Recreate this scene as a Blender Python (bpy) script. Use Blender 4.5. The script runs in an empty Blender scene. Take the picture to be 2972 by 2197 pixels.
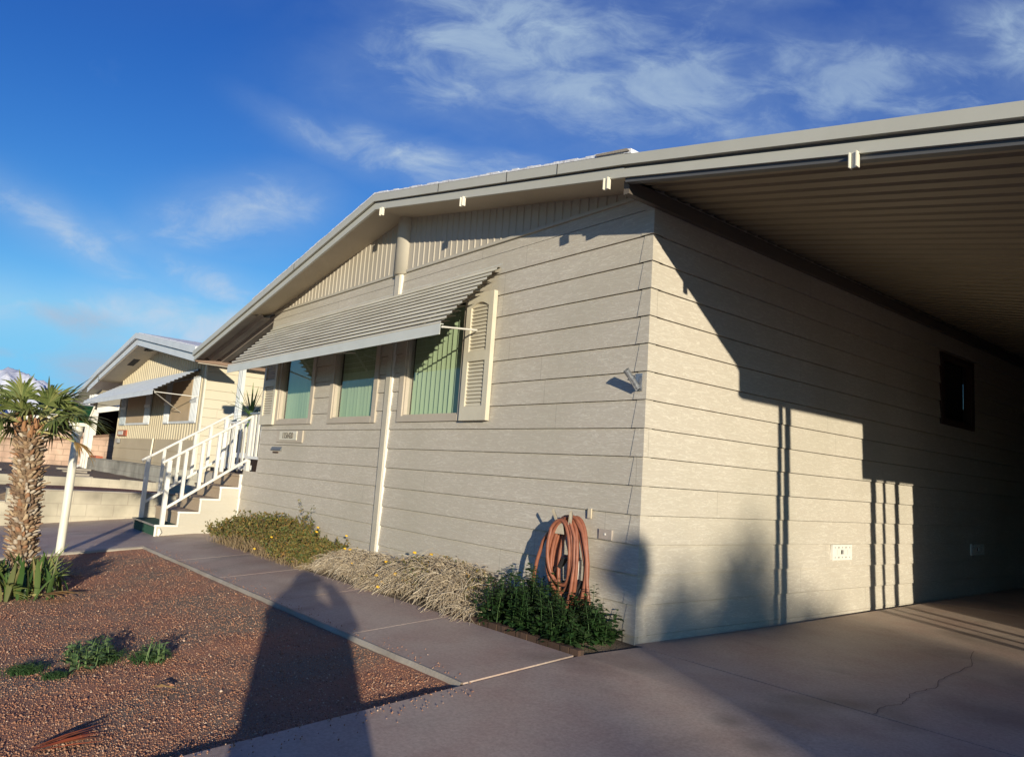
import bpy, math, random
import numpy as np
from mathutils import Vector, Matrix
R_=random.Random(7)
NP=np.random.RandomState(11)
scn=bpy.context.scene
# ---------------------------------------------------------------- camera
RIGHT=Vector((0.63667596,0.76789674,0.0705572)); DOWN=Vector((-0.05613829,0.13741101,-0.98892199)); FWD=Vector((-0.76908531,0.6256619,0.13059469))
CAMP=Vector((3.4457,-4.0387,1.0683))
cd=bpy.data.cameras.new('camera'); cam=bpy.data.objects.new('camera',cd); scn.collection.objects.link(cam)
cam.matrix_world=Matrix(((RIGHT.x,-DOWN.x,-FWD.x,CAMP.x),(RIGHT.y,-DOWN.y,-FWD.y,CAMP.y),(RIGHT.z,-DOWN.z,-FWD.z,CAMP.z),(0,0,0,1)))
cd.sensor_width=36; cd.lens=2144.8/2972*36; cd.clip_start=.02; cd.clip_end=20000
scn.camera=cam
# ---------------------------------------------------------------- sun + sky
SUNDIR=Vector((-2.1,1.0,-.155*2.1)).normalized()      # the way the light travels
ELEV=math.asin(-SUNDIR.z); AZ=math.atan2(-SUNDIR.x,-SUNDIR.y)   # clockwise from +Y
sd=bpy.data.lights.new('sun','SUN'); sd.energy=4.8; sd.angle=math.radians(.53); sd.color=(1,.905,.72)
sun=bpy.data.objects.new('sun',sd); scn.collection.objects.link(sun)
sun.rotation_euler=SUNDIR.to_track_quat('-Z','Y').to_euler(); sun.location=(30,-15,8)
scn.view_settings.view_transform='Standard'; scn.view_settings.look='None'; scn.view_settings.exposure=0.33; scn.view_settings.gamma=1
W=bpy.data.worlds.new('World'); scn.world=W; W.use_nodes=True
def build_world():
    nt=W.node_tree; nt.nodes.clear(); N=nt.nodes.new; L=nt.links.new
    out=N('ShaderNodeOutputWorld'); bg=N('ShaderNodeBackground'); bg.inputs[1].default_value=.11
    sky=N('ShaderNodeTexSky'); sky.sky_type='NISHITA'; sky.sun_disc=False; sky.sun_elevation=ELEV; sky.sun_rotation=AZ
    sky.altitude=600; sky.air_density=1.0; sky.dust_density=.25; sky.ozone_density=1.6
    tint=N('ShaderNodeMix'); tint.data_type='RGBA'; tint.blend_type='MULTIPLY'; tint.inputs[0].default_value=1
    sp=N('ShaderNodeSeparateColor'); L(sky.outputs[0],sp.inputs[0]); cc=N('ShaderNodeCombineColor')
    for i,(pw,am,cl) in enumerate(SKYCURVE):
        a=N('ShaderNodeMath'); a.operation='MINIMUM'; a.inputs[1].default_value=cl; L(sp.outputs[i],a.inputs[0])
        b=N('ShaderNodeMath'); b.operation='POWER'; b.inputs[1].default_value=pw; L(a.outputs[0],b.inputs[0])
        c=N('ShaderNodeMath'); c.operation='MULTIPLY'; c.inputs[1].default_value=am; L(b.outputs[0],c.inputs[0]); L(c.outputs[0],cc.inputs[i])
    L(cc.outputs[0],tint.inputs[6]); tint.inputs[7].default_value=SKYTINT
    tc=N('ShaderNodeTexCoord')
    def dot(v):
        n=N('ShaderNodeVectorMath'); n.operation='DOT_PRODUCT'; L(tc.outputs['Generated'],n.inputs[0]); n.inputs[1].default_value=v; return n.outputs['Value']
    def m(op,a,b=None,c=None,clamp=False):
        n=N('ShaderNodeMath'); n.operation=op; n.use_clamp=clamp
        for i,v in enumerate((a,b,c)):
            if v is None: continue
            if isinstance(v,(int,float)): n.inputs[i].default_value=v
            else: L(v,n.inputs[i])
        return n.outputs[0]
    da=m('MAXIMUM',dot((-.7755,.6311,0)),.05)
    u=m('DIVIDE',dot((.6311,.7755,0)),da); v=m('DIVIDE',dot((0,0,1)),da)
    comb=N('ShaderNodeCombineXYZ'); L(u,comb.inputs[0]); L(v,comb.inputs[1])
    def noise(vec,sc,det,rough,dist=0,scl=(1,1,1),rot=0,loc=(0,0,0)):
        mp=N('ShaderNodeMapping'); mp.inputs['Scale'].default_value=scl; mp.inputs['Rotation'].default_value=(0,0,rot); mp.inputs['Location'].default_value=loc; L(vec,mp.inputs[0])
        n=N('ShaderNodeTexNoise'); n.inputs['Scale'].default_value=sc; n.inputs['Detail'].default_value=det; n.inputs['Roughness'].default_value=rough; n.inputs['Distortion'].default_value=dist
        L(mp.outputs[0],n.inputs['Vector']); return n.outputs['Fac']
    uv=comb.outputs[0]
    n1=noise(uv,4.6,6,.52,.25,(1,1.5,1),math.radians(25))
    n2=noise(uv,10,9,.64,.5,(1,1.9,1),math.radians(35),(3,1,0))
    n3=noise(uv,2.2,4,.5,.2,(1,1.2,1),math.radians(30),(7,2,0))
    def patch(cu,cv,ru,rv,ang,amp):
        c,s=math.cos(ang),math.sin(ang)
        du=m('SUBTRACT',u,cu); dv=m('SUBTRACT',v,cv)
        a=m('DIVIDE',m('ADD',m('MULTIPLY',du,c),m('MULTIPLY',dv,s)),ru)
        b=m('DIVIDE',m('SUBTRACT',m('MULTIPLY',dv,c),m('MULTIPLY',du,s)),rv)
        r2=m('ADD',m('MULTIPLY',a,a),m('MULTIPLY',b,b))
        return m('MULTIPLY',m('EXPONENT',m('MULTIPLY',r2,-1.0)),amp)
    tot=None
    for p in CLOUDS:
        q=patch(*p); tot=q if tot is None else m('MAXIMUM',tot,q)
    nn=m('ADD',m('MULTIPLY',n1,.60),m('MULTIPLY',n2,.40))
    # coverage: patch strength pulls the noise threshold down
    cov=m('SUBTRACT',m('ADD',m('MULTIPLY',tot,.62),m('MULTIPLY',m('SUBTRACT',nn,.5),2.5)),.12)
    cov=m('MULTIPLY',m('MAXIMUM',cov,0),1.35,clamp=True)
    cov=m('MULTIPLY',cov,m('ADD',m('MULTIPLY',tot,1.25),.10),clamp=True)
    dens=m('MAXIMUM',m('MULTIPLY',cov,m('ADD',.45,m('MULTIPLY',n3,.7)),clamp=True),m('MULTIPLY',m('MULTIPLY',tot,m('ADD',n1,-.16)),1.15),clamp=True)
    dens=m('MULTIPLY',dens,m('ADD',.30,m('MULTIPLY',n2,1.05)),clamp=True)
    ccol=N('ShaderNodeMix'); ccol.data_type='RGBA'
    L(m('MULTIPLY',m('SUBTRACT',v,.05),1.9,clamp=True),ccol.inputs[0]); ccol.inputs[6].default_value=CLOUDLOW; ccol.inputs[7].default_value=CLOUDHI
    mix=N('ShaderNodeMix'); mix.data_type='RGBA'; L(dens,mix.inputs[0]); L(tint.outputs[2],mix.inputs[6]); L(ccol.outputs[2],mix.inputs[7])
    # two small grey clouds low down
    g=m('ADD',patch(-.603,.172,.075,.022,-.15,1.0),m('ADD',patch(-.565,.100,.075,.035,0,1.1),patch(-.70,.118,.05,.012,0,.6)))
    g=m('MULTIPLY',m('SUBTRACT',m('MULTIPLY',g,m('MULTIPLY',n2,2.4)),.42),1.1,clamp=True)
    mix2=N('ShaderNodeMix'); mix2.data_type='RGBA'; L(m('MULTIPLY',g,.62),mix2.inputs[0]); L(mix.outputs[2],mix2.inputs[6]); mix2.inputs[7].default_value=CLOUDGREY
    L(mix2.outputs[2],bg.inputs[0]); L(bg.outputs[0],out.inputs[0])
SKYTINT=(.86,.86,.86,1)
SKYCURVE=[(2.0,.50*.62**2,3.0),(1.6,.465*.95**1.6,4.6),(1.0,1.5*.97,5.2)]
CLOUDHI=(2.8,3.75,4.9,1); CLOUDLOW=(4.2,5.0,6.1,1); CLOUDGREY=(3.0,3.5,4.4,1)
CLOUDS=[(-.08,.63,.22,.15,.5,1.05),(.15,.60,.32,.15,-.1,1.05),(.45,.60,.35,.14,.1,.95),(.80,.66,.35,.16,0,.85),(.35,.78,.6,.12,.05,.75),
 (-.15,.43,.17,.05,-.25,1.0),(-.02,.425,.15,.035,-.1,.9),(-.30,.455,.11,.028,-.45,.8),
 (-.42,.325,.15,.055,.35,.95),(-.62,.285,.16,.035,-.45,.95),(-.46,.25,.18,.032,-.35,.9),(-.58,.185,.26,.04,0,.9),(-.40,.17,.24,.04,.05,.9)]
build_world()
# ---------------------------------------------------------------- helpers
class MB:
    def __init__(s): s.v=[]; s.f=[]; s.sm=[]
    def add(s,vs,fs,smooth=False):
        o=len(s.v); s.v+= [tuple(p) for p in vs]; s.f+=[tuple(i+o for i in f) for f in fs]; s.sm+=[smooth]*len(fs)
    def quad(s,a,b,c,d): s.add([a,b,c,d],[(0,1,2,3)])
    def poly(s,ps): s.add(ps,[tuple(range(len(ps)))])
    def box(s,x0,x1,y0,y1,z0,z1):
        s.add([(x0,y0,z0),(x1,y0,z0),(x1,y1,z0),(x0,y1,z0),(x0,y0,z1),(x1,y0,z1),(x1,y1,z1),(x0,y1,z1)],
              [(3,2,1,0),(4,5,6,7),(0,1,5,4),(1,2,6,5),(2,3,7,6),(3,0,4,7)])
    def bar(s,p,q,w,h,up=(0,0,1)):   # rectangular bar from p to q
        p=Vector(p); q=Vector(q); d=(q-p).normalized(); u=Vector(up); r=d.cross(u)
        if r.length<1e-4: r=d.cross(Vector((1,0,0)))
        r.normalize(); u=r.cross(d); r=r*(w/2); u=u*(h/2)
        vs=[p-r-u,p+r-u,p+r+u,p-r+u,q-r-u,q+r-u,q+r+u,q-r+u]
        s.add(vs,[(0,1,2,3),(7,6,5,4),(0,4,5,1),(1,5,6,2),(2,6,7,3),(3,7,4,0)])
    def tube(s,pts,rad,n=8,cap=True):
        pts=[Vector(p) for p in pts]; m=len(pts)
        rr=rad if isinstance(rad,(list,tuple)) else [rad]*m
        vs=[]; ref=None
        for i,p in enumerate(pts):
            d=(pts[min(i+1,m-1)]-pts[max(i-1,0)])
            if d.length<1e-9: d=Vector((0,0,1))
            d.normalize()
            if ref is None: ref=d.orthogonal().normalized()
            ref=(ref-d*ref.dot(d))
            if ref.length<1e-6: ref=d.orthogonal()
            ref.normalize(); b=d.cross(ref)
            for k in range(n):
                a=2*math.pi*k/n; vs.append(p+(ref*math.cos(a)+b*math.sin(a))*rr[i])
        fs=[(i*n+k,i*n+(k+1)%n,(i+1)*n+(k+1)%n,(i+1)*n+k) for i in range(m-1) for k in range(n)]
        s.add(vs,fs,n>5)
        if cap: s.add(vs[:n],[tuple(range(n))[::-1]]); s.add(vs[-n:],[tuple(range(n))])
    def prism(s,poly,axis,a0,a1):  # poly in the other two axes (order xyz minus axis)
        def P(p,a):
            return (a,p[0],p[1]) if axis=='x' else ((p[0],a,p[1]) if axis=='y' else (p[0],p[1],a))
        n=len(poly); vs=[P(p,a0) for p in poly]+[P(p,a1) for p in poly]
        s.add(vs,[tuple(range(n)),tuple(range(2*n-1,n-1,-1))]+[(i,i+n,(i+1)%n+n,(i+1)%n) for i in range(n)])
    def lathe(s,c,prof,n=20):
        vs=[(c[0]+r*math.cos(2*math.pi*k/n),c[1]+r*math.sin(2*math.pi*k/n),c[2]+z) for r,z in prof for k in range(n)]
        fs=[(i*n+k,i*n+(k+1)%n,(i+1)*n+(k+1)%n,(i+1)*n+k) for i in range(len(prof)-1) for k in range(n)]
        s.add(vs,fs,True)
    def build(s,name,m,parent=None,recalc=False):
        me=bpy.data.meshes.new(name); me.from_pydata(s.v,[],s.f); me.update()
        if any(s.sm): me.polygons.foreach_set('use_smooth',s.sm)
        if recalc:
            import bmesh; b=bmesh.new(); b.from_mesh(me); bmesh.ops.recalc_face_normals(b,faces=b.faces); b.to_mesh(me); b.free()
        me.materials.append(m); o=bpy.data.objects.new(name,me); scn.collection.objects.link(o)
        if parent is not None:
            o.parent=parent; o.location=-Vector(world_loc(parent))
        return o
def world_loc(o):
    l=Vector(o.location); p=o.parent
    while p is not None: l=l+Vector(p.location); p=p.parent
    return l
def thing(name,label,cat,loc=(0,0,0),group=None):
    o=bpy.data.objects.new(name,None); scn.collection.objects.link(o); o.location=loc; o.empty_display_size=.2
    o['label']=label; o['category']=cat
    if group:o['group']=group
    return o
def tag(o,label=None,cat=None,group=None,kind=None):
    for k,v in (('label',label),('category',cat),('group',group),('kind',kind)):
        if v:o[k]=v
    return o
def raw(name,V,F,m,parent=None,smooth=False):
    V=np.asarray(V,np.float32); F=np.asarray(F,np.int32); n=F.shape[1]
    me=bpy.data.meshes.new(name); me.vertices.add(len(V)); me.vertices.foreach_set('co',V.ravel())
    me.loops.add(F.size); me.loops.foreach_set('vertex_index',F.ravel()); me.polygons.add(len(F))
    me.polygons.foreach_set('loop_start',np.arange(0,F.size,n,dtype=np.int32)); me.polygons.foreach_set('loop_total',np.full(len(F),n,np.int32))
    if smooth: me.polygons.foreach_set('use_smooth',np.ones(len(F),bool))
    me.update(calc_edges=True); me.materials.append(m); o=bpy.data.objects.new(name,me); scn.collection.objects.link(o)
    if parent is not None: o.parent=parent; o.location=-Vector(world_loc(parent))
    return o
# ---------------------------------------------------------------- materials
def mat(name,c1,c2=None,rough=.7,scale=3.,det=5,stretch=(1,1,1),bump=0.,bscale=None,bdist=.01,metal=0.,spec=.4,extra=None,lohi=(.35,.65),coat=0):
    M=bpy.data.materials.new(name); M.use_nodes=True; nt=M.node_tree; N=nt.nodes.new; L=nt.links.new
    b=nt.nodes['Principled BSDF']; b.inputs['Roughness'].default_value=rough; b.inputs['Metallic'].default_value=metal
    b.inputs['Specular IOR Level'].default_value=spec
    b.inputs['Base Color'].default_value=(*c1,1)
    geo=N('ShaderNodeNewGeometry')
    mp=N('ShaderNodeMapping'); mp.inputs['Scale'].default_value=stretch; L(geo.outputs['Position'],mp.inputs[0])
    col=None
    if c2 is not None:
        n=N('ShaderNodeTexNoise'); n.inputs['Scale'].default_value=scale; n.inputs['Detail'].default_value=det; n.inputs['Roughness'].default_value=.6; L(mp.outputs[0],n.inputs['Vector'])
        mr=N('ShaderNodeMapRange'); mr.inputs[1].default_value=lohi[0]; mr.inputs[2].default_value=lohi[1]; L(n.outputs['Fac'],mr.inputs[0])
        mx=N('ShaderNodeMix'); mx.data_type='RGBA'; L(mr.outputs[0],mx.inputs[0]); mx.inputs[6].default_value=(*c1,1); mx.inputs[7].default_value=(*c2,1)
        L(mx.outputs[2],b.inputs['Base Color']); col=mx.outputs[2]
    if bump>0:
        n2=N('ShaderNodeTexNoise'); n2.inputs['Scale'].default_value=bscale or scale*4; n2.inputs['Detail'].default_value=6; L(mp.outputs[0],n2.inputs['Vector'])
        bp=N('ShaderNodeBump'); bp.inputs['Strength'].default_value=bump; bp.inputs['Distance'].default_value=bdist; L(n2.outputs['Fac'],bp.inputs['Height']); L(bp.outputs[0],b.inputs['Normal'])
    if extra: extra(M,nt,N,L,b,geo,mp,col)
    return M
def island(cols,rough=.7,name='m',spec=.3,sss=0,bump=0):
    M=bpy.data.materials.new(name); M.use_nodes=True; nt=M.node_tree; N=nt.nodes.new; L=nt.links.new
    b=nt.nodes['Principled BSDF']; b.inputs['Roughness'].default_value=rough; b.inputs['Specular IOR Level'].default_value=spec
    g=N('ShaderNodeNewGeometry'); r=N('ShaderNodeValToRGB'); r.color_ramp.interpolation='LINEAR'
    e=r.color_ramp.elements
    while len(e)<len(cols): e.new(.5)
    for i,c in enumerate(cols): e[i].position=i/(len(cols)-1); e[i].color=(*c,1)
    L(g.outputs['Random Per Island'],r.inputs[0]); L(r.outputs[0],b.inputs['Base Color'])
    if sss:
        tr=N('ShaderNodeBsdfTranslucent'); L(r.outputs[0],tr.inputs[0]); ms=N('ShaderNodeMixShader'); ms.inputs[0].default_value=sss
        L(b.outputs[0],ms.inputs[1]); L(tr.outputs[0],ms.inputs[2]); L(ms.outputs[0],nt.nodes['Material Output'].inputs[0])
    return M
def siding_mat(name,base,light,dirt,strength=1.0):
    M=bpy.data.materials.new(name); M.use_nodes=True; nt=M.node_tree; N=nt.nodes.new; L=nt.links.new
    b=nt.nodes['Principled BSDF']; b.inputs['Roughness'].default_value=.62; b.inputs['Specular IOR Level'].default_value=.3
    geo=N('ShaderNodeNewGeometry'); sep=N('ShaderNodeSeparateXYZ'); L(geo.outputs['Position'],sep.inputs[0])
    def m(op,a,c=None,clamp=False):
        n=N('ShaderNodeMath'); n.operation=op; n.use_clamp=clamp
        for i,v in enumerate((a,c)):
            if v is None: continue
            if isinstance(v,(int,float)): n.inputs[i].default_value=v
            else: L(v,n.inputs[i])
        return n.outputs[0]
    u=m('ADD',sep.outputs[0],sep.outputs[1]); z=sep.outputs[2]
    k=m('FLOOR',m('DIVIDE',m('SUBTRACT',z,.05),.2032))
    def nz(su,sz,det,rough,dist,off):
        c=N('ShaderNodeCombineXYZ'); L(m('ADD',m('MULTIPLY',u,su),m('MULTIPLY',k,off)),c.inputs[0]); L(m('MULTIPLY',z,sz),c.inputs[1]); L(m('MULTIPLY',k,3.7),c.inputs[2])
        n=N('ShaderNodeTexNoise'); n.inputs['Scale'].default_value=1; n.inputs['Detail'].default_value=det; n.inputs['Roughness'].default_value=rough; n.inputs['Distortion'].default_value=dist
        L(c.outputs[0],n.inputs['Vector']); return n.outputs['Fac']
    a=nz(5.5,38,3,.5,.9,5.3); a2=nz(12,95,2,.5,.5,2.1)
    def ridge(x,w): return m('SUBTRACT',1,m('MULTIPLY',m('ABSOLUTE',m('SUBTRACT',x,.5)),w),clamp=True)
    g=m('ADD',m('MULTIPLY',ridge(a,26),.75),m('MULTIPLY',ridge(a2,18),.35),clamp=True)
    mx=N('ShaderNodeMix'); mx.data_type='RGBA'; L(m('MULTIPLY',g,strength),mx.inputs[0]); mx.inputs[6].default_value=(*base,1); mx.inputs[7].default_value=(*light,1)
    n=N('ShaderNodeTexNoise'); n.inputs['Scale'].default_value=.9; n.inputs['Detail'].default_value=5; L(geo.outputs['Position'],n.inputs['Vector'])
    mr=N('ShaderNodeMapRange'); mr.inputs[1].default_value=.42; mr.inputs[2].default_value=.7; mr.inputs[4].default_value=.55; L(n.outputs['Fac'],mr.inputs[0])
    mx2=N('ShaderNodeMix'); mx2.data_type='RGBA'; L(mr.outputs[0],mx2.inputs[0]); L(mx.outputs[2],mx2.inputs[6]); mx2.inputs[7].default_value=(*dirt,1)
    wn=N('ShaderNodeTexWhiteNoise'); wn.noise_dimensions='1D'; L(m('MULTIPLY',k,1.37),wn.inputs['W'])
    fr=m('FRACT',m('ADD',m('DIVIDE',u,3.66),wn.outputs['Value'])); jt=m('LESS_THAN',m('ABSOLUTE',m('SUBTRACT',fr,.5)),.00045)
    mx3=N('ShaderNodeMix'); mx3.data_type='RGBA'; L(m('MULTIPLY',jt,.6),mx3.inputs[0]); L(mx2.outputs[2],mx3.inputs[6]); mx3.inputs[7].default_value=(.14,.12,.09,1)
    L(mx3.outputs[2],b.inputs['Base Color'])
    bp=N('ShaderNodeBump'); bp.inputs['Strength'].default_value=.35; bp.inputs['Distance'].default_value=.002; L(g,bp.inputs['Height']); L(bp.outputs[0],b.inputs['Normal'])
    return M
def brick_mat(name,c1,c2,mort,bw,bh,ms=.012,swap='y',bump=.5):
    M=bpy.data.materials.new(name); M.use_nodes=True; nt=M.node_tree; N=nt.nodes.new; L=nt.links.new
    b=nt.nodes['Principled BSDF']; b.inputs['Roughness'].default_value=.9; b.inputs['Specular IOR Level'].default_value=.2
    geo=N('ShaderNodeNewGeometry'); sep=N('ShaderNodeSeparateXYZ'); L(geo.outputs['Position'],sep.inputs[0])
    c=N('ShaderNodeCombineXYZ'); ad=N('ShaderNodeMath'); L(sep.outputs[0],ad.inputs[0]); L(sep.outputs[1],ad.inputs[1]); L(ad.outputs[0],c.inputs[0])
    a2=N('ShaderNodeMath'); a2.inputs[1].default_value=10-.31+.4; L(sep.outputs[2],a2.inputs[0]); L(a2.outputs[0],c.inputs[1])
    br=N('ShaderNodeTexBrick'); br.inputs['Scale'].default_value=1; br.inputs['Brick Width'].default_value=bw; br.inputs['Row Height'].default_value=bh; br.inputs['Mortar Size'].default_value=ms
    br.inputs['Color1'].default_value=(*c1,1); br.inputs['Color2'].default_value=(*c2,1); br.inputs['Mortar'].default_value=(*mort,1); L(c.outputs[0],br.inputs['Vector'])
    n=N('ShaderNodeTexNoise'); n.inputs['Scale'].default_value=1.6; n.inputs['Detail'].default_value=7; L(geo.outputs['Position'],n.inputs['Vector'])
    mr=N('ShaderNodeMapRange'); mr.inputs[1].default_value=.3; mr.inputs[2].default_value=.7; mr.inputs[3].default_value=.55; mr.inputs[4].default_value=1.2; L(n.outputs['Fac'],mr.inputs[0])
    mu=N('ShaderNodeMix'); mu.data_type='RGBA'; mu.blend_type='MULTIPLY'; mu.inputs[0].default_value=1; L(br.outputs[0],mu.inputs[6]); L(mr.outputs[0],mu.inputs[7]); L(mu.outputs[2],b.inputs['Base Color'])
    n2=N('ShaderNodeTexNoise'); n2.inputs['Scale'].default_value=60; n2.inputs['Detail'].default_value=4; L(geo.outputs['Position'],n2.inputs['Vector'])
    m1=N('ShaderNodeMath'); m1.operation='MULTIPLY'; m1.inputs[1].default_value=-1.0; L(br.outputs['Fac'],m1.inputs[0])
    m2=N('ShaderNodeMath'); m2.operation='MULTIPLY_ADD'; m2.inputs[1].default_value=.5; L(n2.outputs['Fac'],m2.inputs[0]); L(m1.outputs[0],m2.inputs[2])
    bp=N('ShaderNodeBump'); bp.inputs['Strength'].default_value=bump; bp.inputs['Distance'].default_value=.006; L(m2.outputs[0],bp.inputs['Height']); L(bp.outputs[0],b.inputs['Normal'])
    return M
M_wall=siding_mat('siding_beige',(.47,.42,.345),(.61,.565,.475),(.40,.365,.285))
M_wall2=siding_mat('siding_cream',(.58,.52,.39),(.64,.58,.46),(.54,.48,.36),.5)
M_trim=mat('trim_beige',(.50,.455,.37),(.44,.40,.32),.5,2.2,bump=.08,bscale=60,bdist=.001)
M_fascia=mat('fascia_metal',(.50,.49,.42),(.46,.45,.38),.42,1.7,bump=.05,bscale=30,bdist=.002)
M_gable=mat('gable_panel',(.47,.42,.34),(.42,.37,.29),.55,1.3,stretch=(1,1,.4))
M_soffit=mat('soffit',(.46,.39,.29),(.40,.34,.25),.7,1.2)
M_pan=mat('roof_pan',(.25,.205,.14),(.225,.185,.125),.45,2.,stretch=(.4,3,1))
M_roofwhite=mat('white_roof_coating',(.72,.72,.74),(.35,.33,.33),.7,14,lohi=(.5,.75),bump=.6,bscale=50,bdist=.01)
M_white=mat('white_paint',(.74,.72,.66),(.66,.63,.56),.45,4.)
M_white2=mat('white_metal',(.68,.70,.70),(.60,.62,.63),.4,3.)
M_awn=mat('awning_metal',(.66,.62,.51),(.50,.46,.36),.45,3.,stretch=(.5,3,3),lohi=(.4,.7),bump=.05,bscale=40,bdist=.001)
M_awnv=mat('awning_valance',(.60,.61,.56),(.54,.55,.50),.42,3.,bump=.04,bscale=30,bdist=.001)
M_awnshade=mat('awning_gap_shade',(.085,.065,.045),(.12,.09,.06),.7,6)  # dark brown puts the shade between the slats into the colour
M_dark=mat('dark_gap',(.02,.018,.016),rough=.8)
M_frame=mat('window_frame',(.47,.41,.33),(.43,.37,.29),.5,3)
M_shut=mat('shutter_paint',(.60,.55,.43),(.54,.49,.38),.5,4)
M_blind=mat('blind_green',(.37,.44,.28),(.32,.39,.24),.7,5,stretch=(1,1,.2),spec=.2)
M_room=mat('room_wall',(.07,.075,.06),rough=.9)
M_iron=mat('galvanised',(.45,.46,.47),(.25,.26,.28),.35,60,metal=.7)
M_black=mat('black_rubber',(.03,.03,.03),rough=.5)
M_hose=mat('hose_rubber',(.29,.105,.058),(.20,.07,.04),.5,18,lohi=(.35,.7),spec=.4)
M_hanger=mat('hanger_enamel',(.60,.52,.38),(.5,.42,.3),.45,20)
M_carpet_t=mat('tan_carpet',(.46,.36,.24),(.40,.30,.20),.95,40,bump=.4,bscale=300,bdist=.003)
M_carpet_g=mat('green_carpet',(.03,.10,.06),(.02,.07,.04),.95,40,bump=.4,bscale=300,bdist=.003)
M_stairside=siding_mat('stair_siding',(.47,.435,.355),(.56,.52,.44),(.41,.375,.30),.6)
def conc_extra(M,nt,N,L,b,geo,mp,col):
    n=N('ShaderNodeTexNoise'); n.inputs['Scale'].default_value=55; n.inputs['Detail'].default_value=9; n.inputs['Roughness'].default_value=.75; L(geo.outputs['Position'],n.inputs['Vector'])
    mr=N('ShaderNodeMapRange'); mr.inputs[1].default_value=.3; mr.inputs[2].default_value=.7; mr.inputs[3].default_value=.74; mr.inputs[4].default_value=1.2; L(n.outputs['Fac'],mr.inputs[0])
    mu=N('ShaderNodeMix'); mu.data_type='RGBA'; mu.blend_type='MULTIPLY'; mu.inputs[0].default_value=1; L(col,mu.inputs[6]); L(mr.outputs[0],mu.inputs[7])
    n3=N('ShaderNodeTexNoise'); n3.inputs['Scale'].default_value=1.1; n3.inputs['Detail'].default_value=8; n3.inputs['Distortion'].default_value=.8; L(geo.outputs['Position'],n3.inputs['Vector'])
    mr3=N('ShaderNodeMapRange'); mr3.inputs[1].default_value=.52; mr3.inputs[2].default_value=.74; mr3.inputs[3].default_value=1.04; mr3.inputs[4].default_value=.62; L(n3.outputs['Fac'],mr3.inputs[0])
    mu2=N('ShaderNodeMix'); mu2.data_type='RGBA'; mu2.blend_type='MULTIPLY'; mu2.inputs[0].default_value=1; L(mu.outputs[2],mu2.inputs[6]); L(mr3.outputs[0],mu2.inputs[7]); last=mu2.outputs[2]
    for (sx,sy,r,am) in ((1.35,-.50,.14,.45),(1.55,-.95,.10,.5),(1.30,-.80,.08,.5),(.45,-.45,.16,.3),(-3.,-1.1,.22,.2),(2.0,.6,.3,.35)):
        vd=N('ShaderNodeVectorMath'); vd.operation='DISTANCE'; cz=N('ShaderNodeSeparateXYZ'); L(geo.outputs['Position'],cz.inputs[0]); cx=N('ShaderNodeCombineXYZ'); L(cz.outputs[0],cx.inputs[0]); L(cz.outputs[1],cx.inputs[1]); L(cx.outputs[0],vd.inputs[0]); vd.inputs[1].default_value=(sx,sy,0)
        ma=N('ShaderNodeMath'); ma.operation='MULTIPLY_ADD'; ma.inputs[1].default_value=r*2.2; L(n3.outputs['Fac'],ma.inputs[0]); ma.inputs[2].default_value=-r*1.1
        ad=N('ShaderNodeMath'); L(vd.outputs['Value'],ad.inputs[0]); L(ma.outputs[0],ad.inputs[1])
        mp3=N('ShaderNodeMapRange'); mp3.inputs[1].default_value=r*.2; mp3.inputs[2].default_value=r*1.3; mp3.inputs[3].default_value=am; mp3.inputs[4].default_value=0; L(ad.outputs[0],mp3.inputs[0])
        mx=N('ShaderNodeMix'); mx.data_type='RGBA'; L(mp3.outputs[0],mx.inputs[0]); L(last,mx.inputs[6]); mx.inputs[7].default_value=(.09,.075,.07,1); last=mx.outputs[2]
    L(last,b.inputs['Base Color'])
M_conc=mat('painted_concrete',(.41,.295,.235),(.47,.375,.30),.6,2.2,bump=.25,bscale=130,bdist=.002,extra=conc_extra,spec=.35)
M_concgrey=mat('grey_concrete',(.38,.34,.28),(.28,.24,.19),.9,3.,bump=.5,bscale=60,bdist=.006)
M_joint=mat('joint_filler',(.10,.08,.075),(.14,.11,.10),.9,20)
M_crack=mat('crack_dark',(.12,.09,.09),rough=.95)
M_jointlight=mat('joint_pale',(.50,.42,.35),(.40,.33,.27),.9,15)
M_soil=mat('soil',(.20,.15,.105),(.12,.09,.06),.95,8.,bump=.9,bscale=60,bdist=.02)
M_gravelbase=mat('gravel_base',(.36,.165,.098),(.23,.165,.115),.95,1.3,lohi=(.4,.62),bump=1.,bscale=110,bdist=.012)
M_terrain=mat('terrain',(.22,.15,.10),(.16,.12,.085),.95,.5,bump=.8,bscale=20,bdist=.03)
M_redbed=mat('red_bed',(.16,.06,.045),(.22,.12,.09),.95,6,lohi=(.45,.7),bump=1,bscale=40,bdist=.03)
M_road=mat('asphalt',(.05,.05,.052),(.06,.06,.06),.9,3)
M_block=brick_mat('grey_block',(.50,.45,.34),(.46,.41,.31),(.40,.35,.27),.41,.20,.006,bump=.3)
M_blockN=brick_mat('planter_block',(.40,.38,.31),(.37,.35,.29),(.33,.30,.25),.41,.20,.008)
M_pink=brick_mat('pink_block',(.62,.44,.32),(.56,.38,.28),(.42,.30,.22),.41,.20,.012)
M_stone=brick_mat('edging_brick',(.10,.06,.042),(.08,.05,.035),(.06,.04,.03),.2,.2)
M_brickred=mat('red_brick',(.42,.13,.07),(.34,.10,.06),.9,12)
M_brownbeam=mat('brown_beam',(.20,.12,.08),rough=.8)
M_tan=mat('tan_stucco',(.52,.38,.29),(.48,.35,.27),.9,2)
M_darkbrown=mat('dark_brown',(.06,.03,.02),rough=.9)
M_panelN=mat('panel_tan',(.54,.47,.33),(.49,.42,.29),.6,1.5)
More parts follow.
